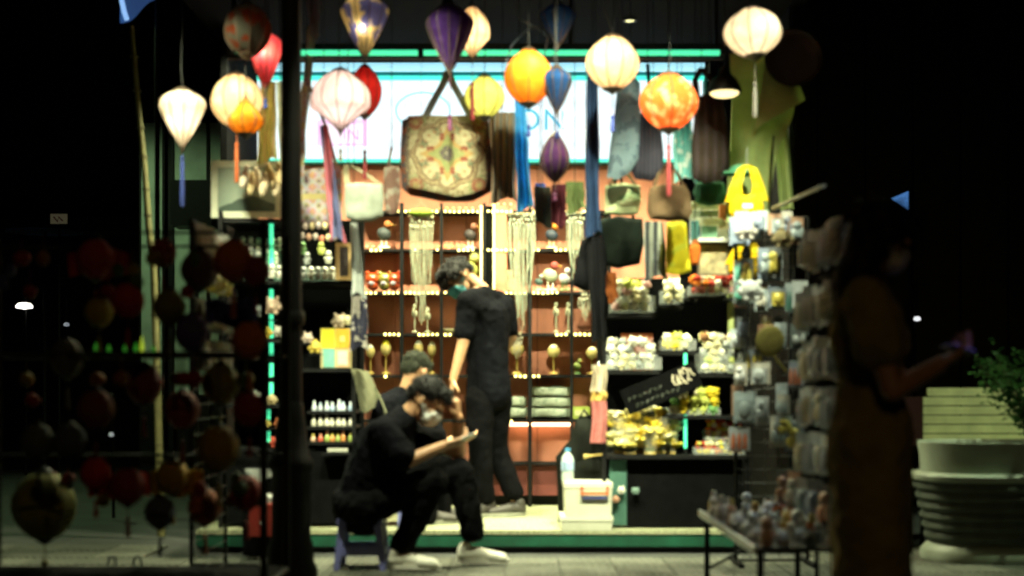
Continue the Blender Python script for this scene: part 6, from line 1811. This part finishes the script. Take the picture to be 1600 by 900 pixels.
hp = [('e', W(0, -.022, .052), (.086, .098, .080), Rm), ('e', W(0, .050, .090), (.066, .044, .030), Rm), ('e', W(0, .078, .076), (.056, .024, .020), Rm), ('e', W(0, -.078, .008), (.068, .034, .05), Rm),
      ('e', W(-.070, -.015, .052), (.020, .055, .034), Rm), ('e', W(.070, -.015, .052), (.020, .055, .034), Rm)]
hair(hp, 'hair', o1, O); mask(W, Rm, 1.06, MASKW, o1, O); eyes(W, 1.06, o1, O)
MB().tube([wrF + Vector((0, 0, -.030)) - O, wrF + Vector((0, 0, -.012)) - O], .0305, 14).build('wristwatch', BLACK, o1)
ph = thing('phone', wrN + dN * .9 + Vector((.03, -.01, .02)), 'pale phone held by the seated man', 'phone')
mb = MB(); mb.T = Matrix.Rotation(R(-24), 4, 'Y') @ Matrix.Rotation(R(-20), 4, 'X'); mb.bbox(-.02, .055, -.026, .026, -.004, .004); mb.build('phone_body', mat('phone_pale', (.24, .24, .20), .3), ph, smooth=False)
mb = MB(); mb.T = Matrix.Rotation(R(-24), 4, 'Y') @ Matrix.Rotation(R(-20), 4, 'X'); mb.bbox(-.017, .052, -.023, .023, .0045, .006); mb.build('screen', glow('phone_screen_light', (.8, .85, .9), .25), ph, smooth=False)
# blue plastic stool under him
st = thing('plastic_stool', (G(566, 0).x, Y0 + .01, 0), 'dark blue plastic stool under the seated man', 'stool')
SB = mat('stool_blue', (.15, .16, .40), .45, .1)
zt = .275
MB().bbox(-.125, .125, -.125, .125, zt - .03, zt).build('seat', SB, st, smooth=False)
for sx in (-1, 1):
    for sy in (-1, 1):
        mb = MB(); t0, t1 = .118, .14
        v = [(sx * (t0 - d), sy * (t0 - e), zt - .031) for d, e in ((0, 0), (.045, 0), (.045, .045), (0, .045))] + [(sx * (t1 - d), sy * (t1 - e), .0) for d, e in ((0, 0), (.03, 0), (.03, .03), (0, .03))]
        fs = [(0, 1, 2, 3), (7, 6, 5, 4), (0, 4, 5, 1), (1, 5, 6, 2), (2, 6, 7, 3), (3, 7, 4, 0)]
        mb.add(v, fs if sx * sy > 0 else [f[::-1] for f in fs]); mb.build('leg', SB, st, smooth=False)
for sy in (-1, 1): MB().bbox(-.10, .10, sy * .125 - .008, sy * .125 + .008, .08, .125).build('stretcher', SB, st, smooth=False)
for sx in (-1, 1): MB().bbox(sx * .125 - .008, sx * .125 + .008, -.10, .10, .08, .125).build('stretcher', SB, st, smooth=False)

# ------------------------------------------------------------------ the standing man inside
Y1 = 8.5
G = lambda x, y, dy=0.0: P(x, y, Y1 + dy)
o2 = thing('person', Vector((G(765, 0).x, Y1, .12)), 'standing man in black with blue mask and bowed head inside the kiosk', 'person')
O = o2.location.copy()
HC = G(717, 434, -.02); fw = Vector((-.62, -.30, -.72)); upv = Vector((-.75, -.1, .66))
sk, W, Rm = head(HC, fw, upv, 1.08)
neck = G(752, 454); chest = G(760, 500); waist = G(762, 570); hipc = G(764, 612)
shL, shR = G(730, 470, -.13), G(788, 474, .10)
elL, wrL = G(724, 534, -.16), G(708, 594, -.20)
elR, wrR = G(798, 526, .12), G(776, 572, .24)
hL, hR = G(750, 622, -.06), G(778, 622, .06)
knL, anL = G(750, 706, -.06), G(758, 782, .0)
knR, anR = G(774, 700, .08), G(802, 776, .04)
sk += chain([neck, W(0, -.03, -.03)], [.058, .056]) + chain([hipc, waist, chest, neck], [.11, .11, .115, .054]) + chain([shL, neck], [.05, .045]) + chain([shR, neck], [.05, .045])
sk += chain([shL, elL, wrL], [.052, .041, .027]) + chain([shR, elR, wrR], [.052, .041, .027]) + chain([hL, knL, anL], [.082, .058, .038]) + chain([hR, knR, anR], [.082, .058, .038])
sk += hand(wrL, Vector((-.15, -.1, -1)), Vector((.9, .2, -.1)), 1, .45) + hand(wrR, Vector((-.6, -.3, -.5)), Vector((-.3, .8, -.2)), 1, .5)
add(blob_mesh(sk, .005, 'body', SKIN, 3, origin=O), 'body', o2)
tee = [('c', hipc + Vector((0, 0, .0)), waist, .150, .140), ('c', waist, chest, .142, .155), ('c', chest, neck.lerp(chest, .10), .155, .070), ('c', shL, neck.lerp(chest, .2), .072, .074), ('c', shR, neck.lerp(chest, .2), .072, .074),
       ('c', shL, shL.lerp(elL, .78), .070, .066), ('c', shR, shR.lerp(elR, .78), .070, .066), ('c', shL.lerp(chest, .4), waist, .105, .125), ('c', shR.lerp(chest, .4), waist, .105, .125)]
add(blob_mesh(tee, .009, 't_shirt', TEE, 4, .007, 14, O), 't_shirt', o2)
tr = chain([hL, knL, anL + Vector((0, 0, .02))], [.10, .080, .068]) + chain([hR, knR, anR + Vector((0, 0, .03))], [.10, .080, .068]) + [('e', hipc - Vector((0, 0, .02)), (.15, .13, .13))]
add(blob_mesh(tr, .009, 'trousers', TROUS, 4, .008, 12, O), 'trousers', o2)
BSHOE = mat('dark_shoe', (.035, .03, .026), .6); BSOLE = mat('grey_rubber', (.22, .22, .18), .6)
shoe(Vector((anL.x + .04, anL.y + .02, .123)), Vector((-.75, -.65, 0)), .24, BSHOE, BSOLE, o2, O)
shoe(Vector((anR.x + .05, anR.y + .0, .123)), Vector((-.9, -.35, 0)), .24, BSHOE, BSOLE, o2, O)
hp = [('e', W(0, -.018, .046), (.088, .100, .084), Rm), ('e', W(0, .060, .085), (.072, .046, .036), Rm), ('e', W(0, .092, .045), (.062, .026, .034), Rm), ('e', W(0, -.075, .01), (.066, .036, .05), Rm), ('e', W(-.07, .01, .04), (.022, .06, .036), Rm), ('e', W(.07, .01, .04), (.022, .06, .036), Rm)]
hair(hp, 'hair', o2, O, disp=.008); mask(W, Rm, 1.06, MASKB, o2, O); eyes(W, 1.06, o2, O)

# ------------------------------------------------------------------ person crouching behind, on a low stool
Y2 = 7.98
G = lambda x, y, dy=0.0: P(x, y, Y2 + dy)
o3 = thing('person', Vector((G(622, 0).x, Y2, .12)), 'person in dark top with short hair behind the seated man', 'person')
O = o3.location.copy()
HC = G(650, 580); fw = Vector((.45, .72, -.52)); upv = Vector((.3, .45, .84))
sk, W, Rm = head(HC, fw, upv, 1.0)
neck = G(636, 612, -.02); chest = G(620, 655); hipc = G(604, 742)
shL, shR = G(600, 636, -.10), G(655, 640, .14)
elL, wrL = G(640, 705, -.04), G(690, 690, .12); elR, wrR = G(690, 700, .22), G(708, 686, .26)
hL, hR = G(604, 745, -.08), G(612, 745, .10); knL, anL = G(670, 716, .02), G(668, 806, .05); knR, anR = G(688, 716, .2), G(690, 800, .22)
sk += chain([neck, W(0, -.02, -.04)], [.055, .052]) + chain([hipc, chest, neck], [.11, .115, .052]) + chain([shL, neck], [.05, .045]) + chain([shR, neck], [.05, .045])
sk += chain([shL, elL, wrL], [.05, .04, .027]) + chain([shR, elR, wrR], [.05, .04, .027]) + chain([hL, knL, anL], [.08, .057, .038]) + chain([hR, knR, anR], [.08, .057, .038])
sk += hand(wrL, Vector((.9, .3, -.1)), Vector((.1, .3, .9)), -1, .5) + hand(wrR, Vector((.9, .3, -.1)), Vector((.1, .3, .9)), 1, .5)
add(blob_mesh(sk, .0055, 'body', SKIN, 3, origin=O), 'body', o3)
tee = [('c', hipc, chest, .155, .165), ('c', chest, neck.lerp(chest, .3), .165, .09), ('c', shL, neck.lerp(chest, .25), .08, .085), ('c', shR, neck.lerp(chest, .25), .08, .085), ('c', shL, shL.lerp(elL, .75), .08, .074), ('c', shR, shR.lerp(elR, .75), .08, .074), ('c', shL.lerp(chest, .4), hipc, .11, .14)]
add(blob_mesh(tee, .009, 't_shirt', TEE, 3, .011, 13, O), 't_shirt', o3)
tr = chain([hL, knL, anL], [.10, .08, .066]) + chain([hR, knR, anR], [.10, .08, .066]) + [('e', hipc, (.15, .17, .11))]
add(blob_mesh(tr, .009, 'trousers', TROUS, 4, .006, 12, O), 'trousers', o3)
shoe(Vector((anL.x - .04, anL.y, .123)), Vector((1, .2, 0)), .24, BSHOE, BSOLE, o3, O); shoe(Vector((anR.x - .04, anR.y, .123)), Vector((1, .2, 0)), .24, BSHOE, BSOLE, o3, O)
hp = [('e', W(0, -.02, .046), (.083, .094, .074), Rm), ('e', W(0, .06, .08), (.062, .036, .03), Rm), ('e', W(0, -.07, -.005), (.066, .034, .05), Rm)]
hair(hp, 'hair', o3, O, disp=.004, freq=60, m=mat('cropped_hair', (.016, .018, .010), .7, .4, 80, bump=.5, bscale=200, spec=.2), slen=.02); mask(W, Rm, 1.0, MASKW, o3, O); eyes(W, 1.0, o3, O)
st2 = thing('plastic_stool', (G(600, 0).x, Y2 + .01, .12), 'dark stool under the person behind the seated man', 'stool')
MB().bbox(-.13, .13, -.13, .13, .14, .165).build('seat', SB, st2, smooth=False)
for sx in (-1, 1):
    for sy in (-1, 1): MB().bbox(sx * .11 - .015, sx * .11 + .015, sy * .11 - .015, sy * .11 + .015, .001, .14).build('leg', SB, st2, smooth=False)

# ------------------------------------------------------------------ woman in the right foreground
Y3 = 4.45
G = lambda x, y, dy=0.0: P(x, y, Y3 + dy)
o4 = thing('person', Vector((G(1362, 0).x, Y3, 0)), 'woman in ochre dress with long dark hair holding a phone, in shadow', 'person')
O = o4.location.copy()
HC = G(1378, 372); fw = Vector((.86, .12, -.42)); upv = Vector((.40, 0, .9))
sk, W, Rm = head(HC, fw, upv, .98)
neck = G(1357, 440); chest = G(1352, 505); waist = G(1358, 600); hipc = G(1360, 680)
shN, shF = G(1352, 468, -.16), G(1362, 466, .16)
elN, wrN = G(1394, 612, -.20), G(1468, 572, -.10); elF, wrF = G(1404, 604, .18), G(1466, 568, .10)
hN, hF = G(1360, 690, -.08), G(1362, 690, .08); knN, anN = G(1366, 880, -.08), G(1350, 1042, -.08); knF, anF = G(1372, 880, .08), G(1372, 1036, .08)
sk += chain([neck, W(0, -.02, -.05)], [.048, .047]) + chain([hipc, waist, chest, neck], [.12, .085, .10, .055]) + chain([shN, neck], [.05, .052]) + chain([shF, neck], [.05, .052])
sk += chain([shN, elN, wrN], [.044, .036, .024]) + chain([shF, elF, wrF], [.044, .036, .024]) + chain([hN, knN, anN], [.085, .056, .034]) + chain([hF, knF, anF], [.085, .056, .034])
sk += hand(wrN, Vector((.85, .35, .45)), Vector((-.35, .3, .85)), -1, .5, .92) + hand(wrF, Vector((.85, -.25, .45)), Vector((-.35, -.3, .85)), 1, .5, .92)
add(blob_mesh(sk, .005, 'body', SKIN, 3, origin=O), 'body', o4)
dr = [('c', chest, neck.lerp(chest, .3), .13, .075), ('c', waist, chest, .104, .128), ('c', shN, neck.lerp(chest, .3), .07, .07), ('c', shF, neck.lerp(chest, .3), .07, .07), ('c', shN, shN.lerp(elN, .5), .075, .085), ('c', shF, shF.lerp(elF, .5), .075, .085),
      ('c', waist, hipc, .106, .145), ('c', hN, G(1362, 930, -.07), .122, .128), ('c', hF, G(1364, 930, .07), .122, .128), ('c', hipc, G(1362, 930), .14, .135), ('e', G(1346, 705), (.125, .15, .18)), ('e', G(1372, 530), (.09, .13, .08))]
add(blob_mesh(dr, .009, 'dress', cloth('ochre_linen', (.27, .22, .10), var=.25, trans=.08), 4, .012, 12, O), 'dress', o4)
hp = [('e', W(0, -.018, .045), (.085, .098, .082), Rm), ('e', W(0, .055, .085), (.068, .04, .032), Rm), ('c', W(0, -.06, .02), G(1338, 430), .07, .075), ('c', G(1338, 430), G(1326, 500, .02), .075, .045), ('c', W(-.06, -.01, .0), G(1350, 440, -.07), .035, .04), ('c', W(.06, -.01, .0), G(1350, 440, .07), .035, .04)]
hair(hp, 'long_hair', o4, O, voxel=.008, disp=.006, freq=30, slen=.12, comb=(-.1, 0, -1)); eyes(W, .98, o4, O); mask(W, Rm, .98, MASKW, o4, O)
shoe(Vector((anN.x - .04, anN.y, .004)), Vector((1, 0, 0)), .22, BSHOE, BSOLE, o4, O); shoe(Vector((anF.x - .04, anF.y, .004)), Vector((1, 0, 0)), .22, BSHOE, BSOLE, o4, O)
ph = thing('phone', G(1498, 546, .0), 'dark phone with violet screen held by the woman', 'phone')
mb = MB(); mb.T = Matrix.Rotation(R(18), 4, 'Y'); mb.bbox(-.04, .04, -.07, .07, -.004, .004); mb.build('phone_body', BLACK, ph, smooth=False)
mb = MB(); mb.T = Matrix.Rotation(R(18), 4, 'Y'); mb.bbox(-.036, .036, -.064, .064, .0045, .006); mb.build('screen', glow('violet_screen_light', (.25, .2, .9), .25), ph, smooth=False)
bpy.data.scenes.remove(_lab)
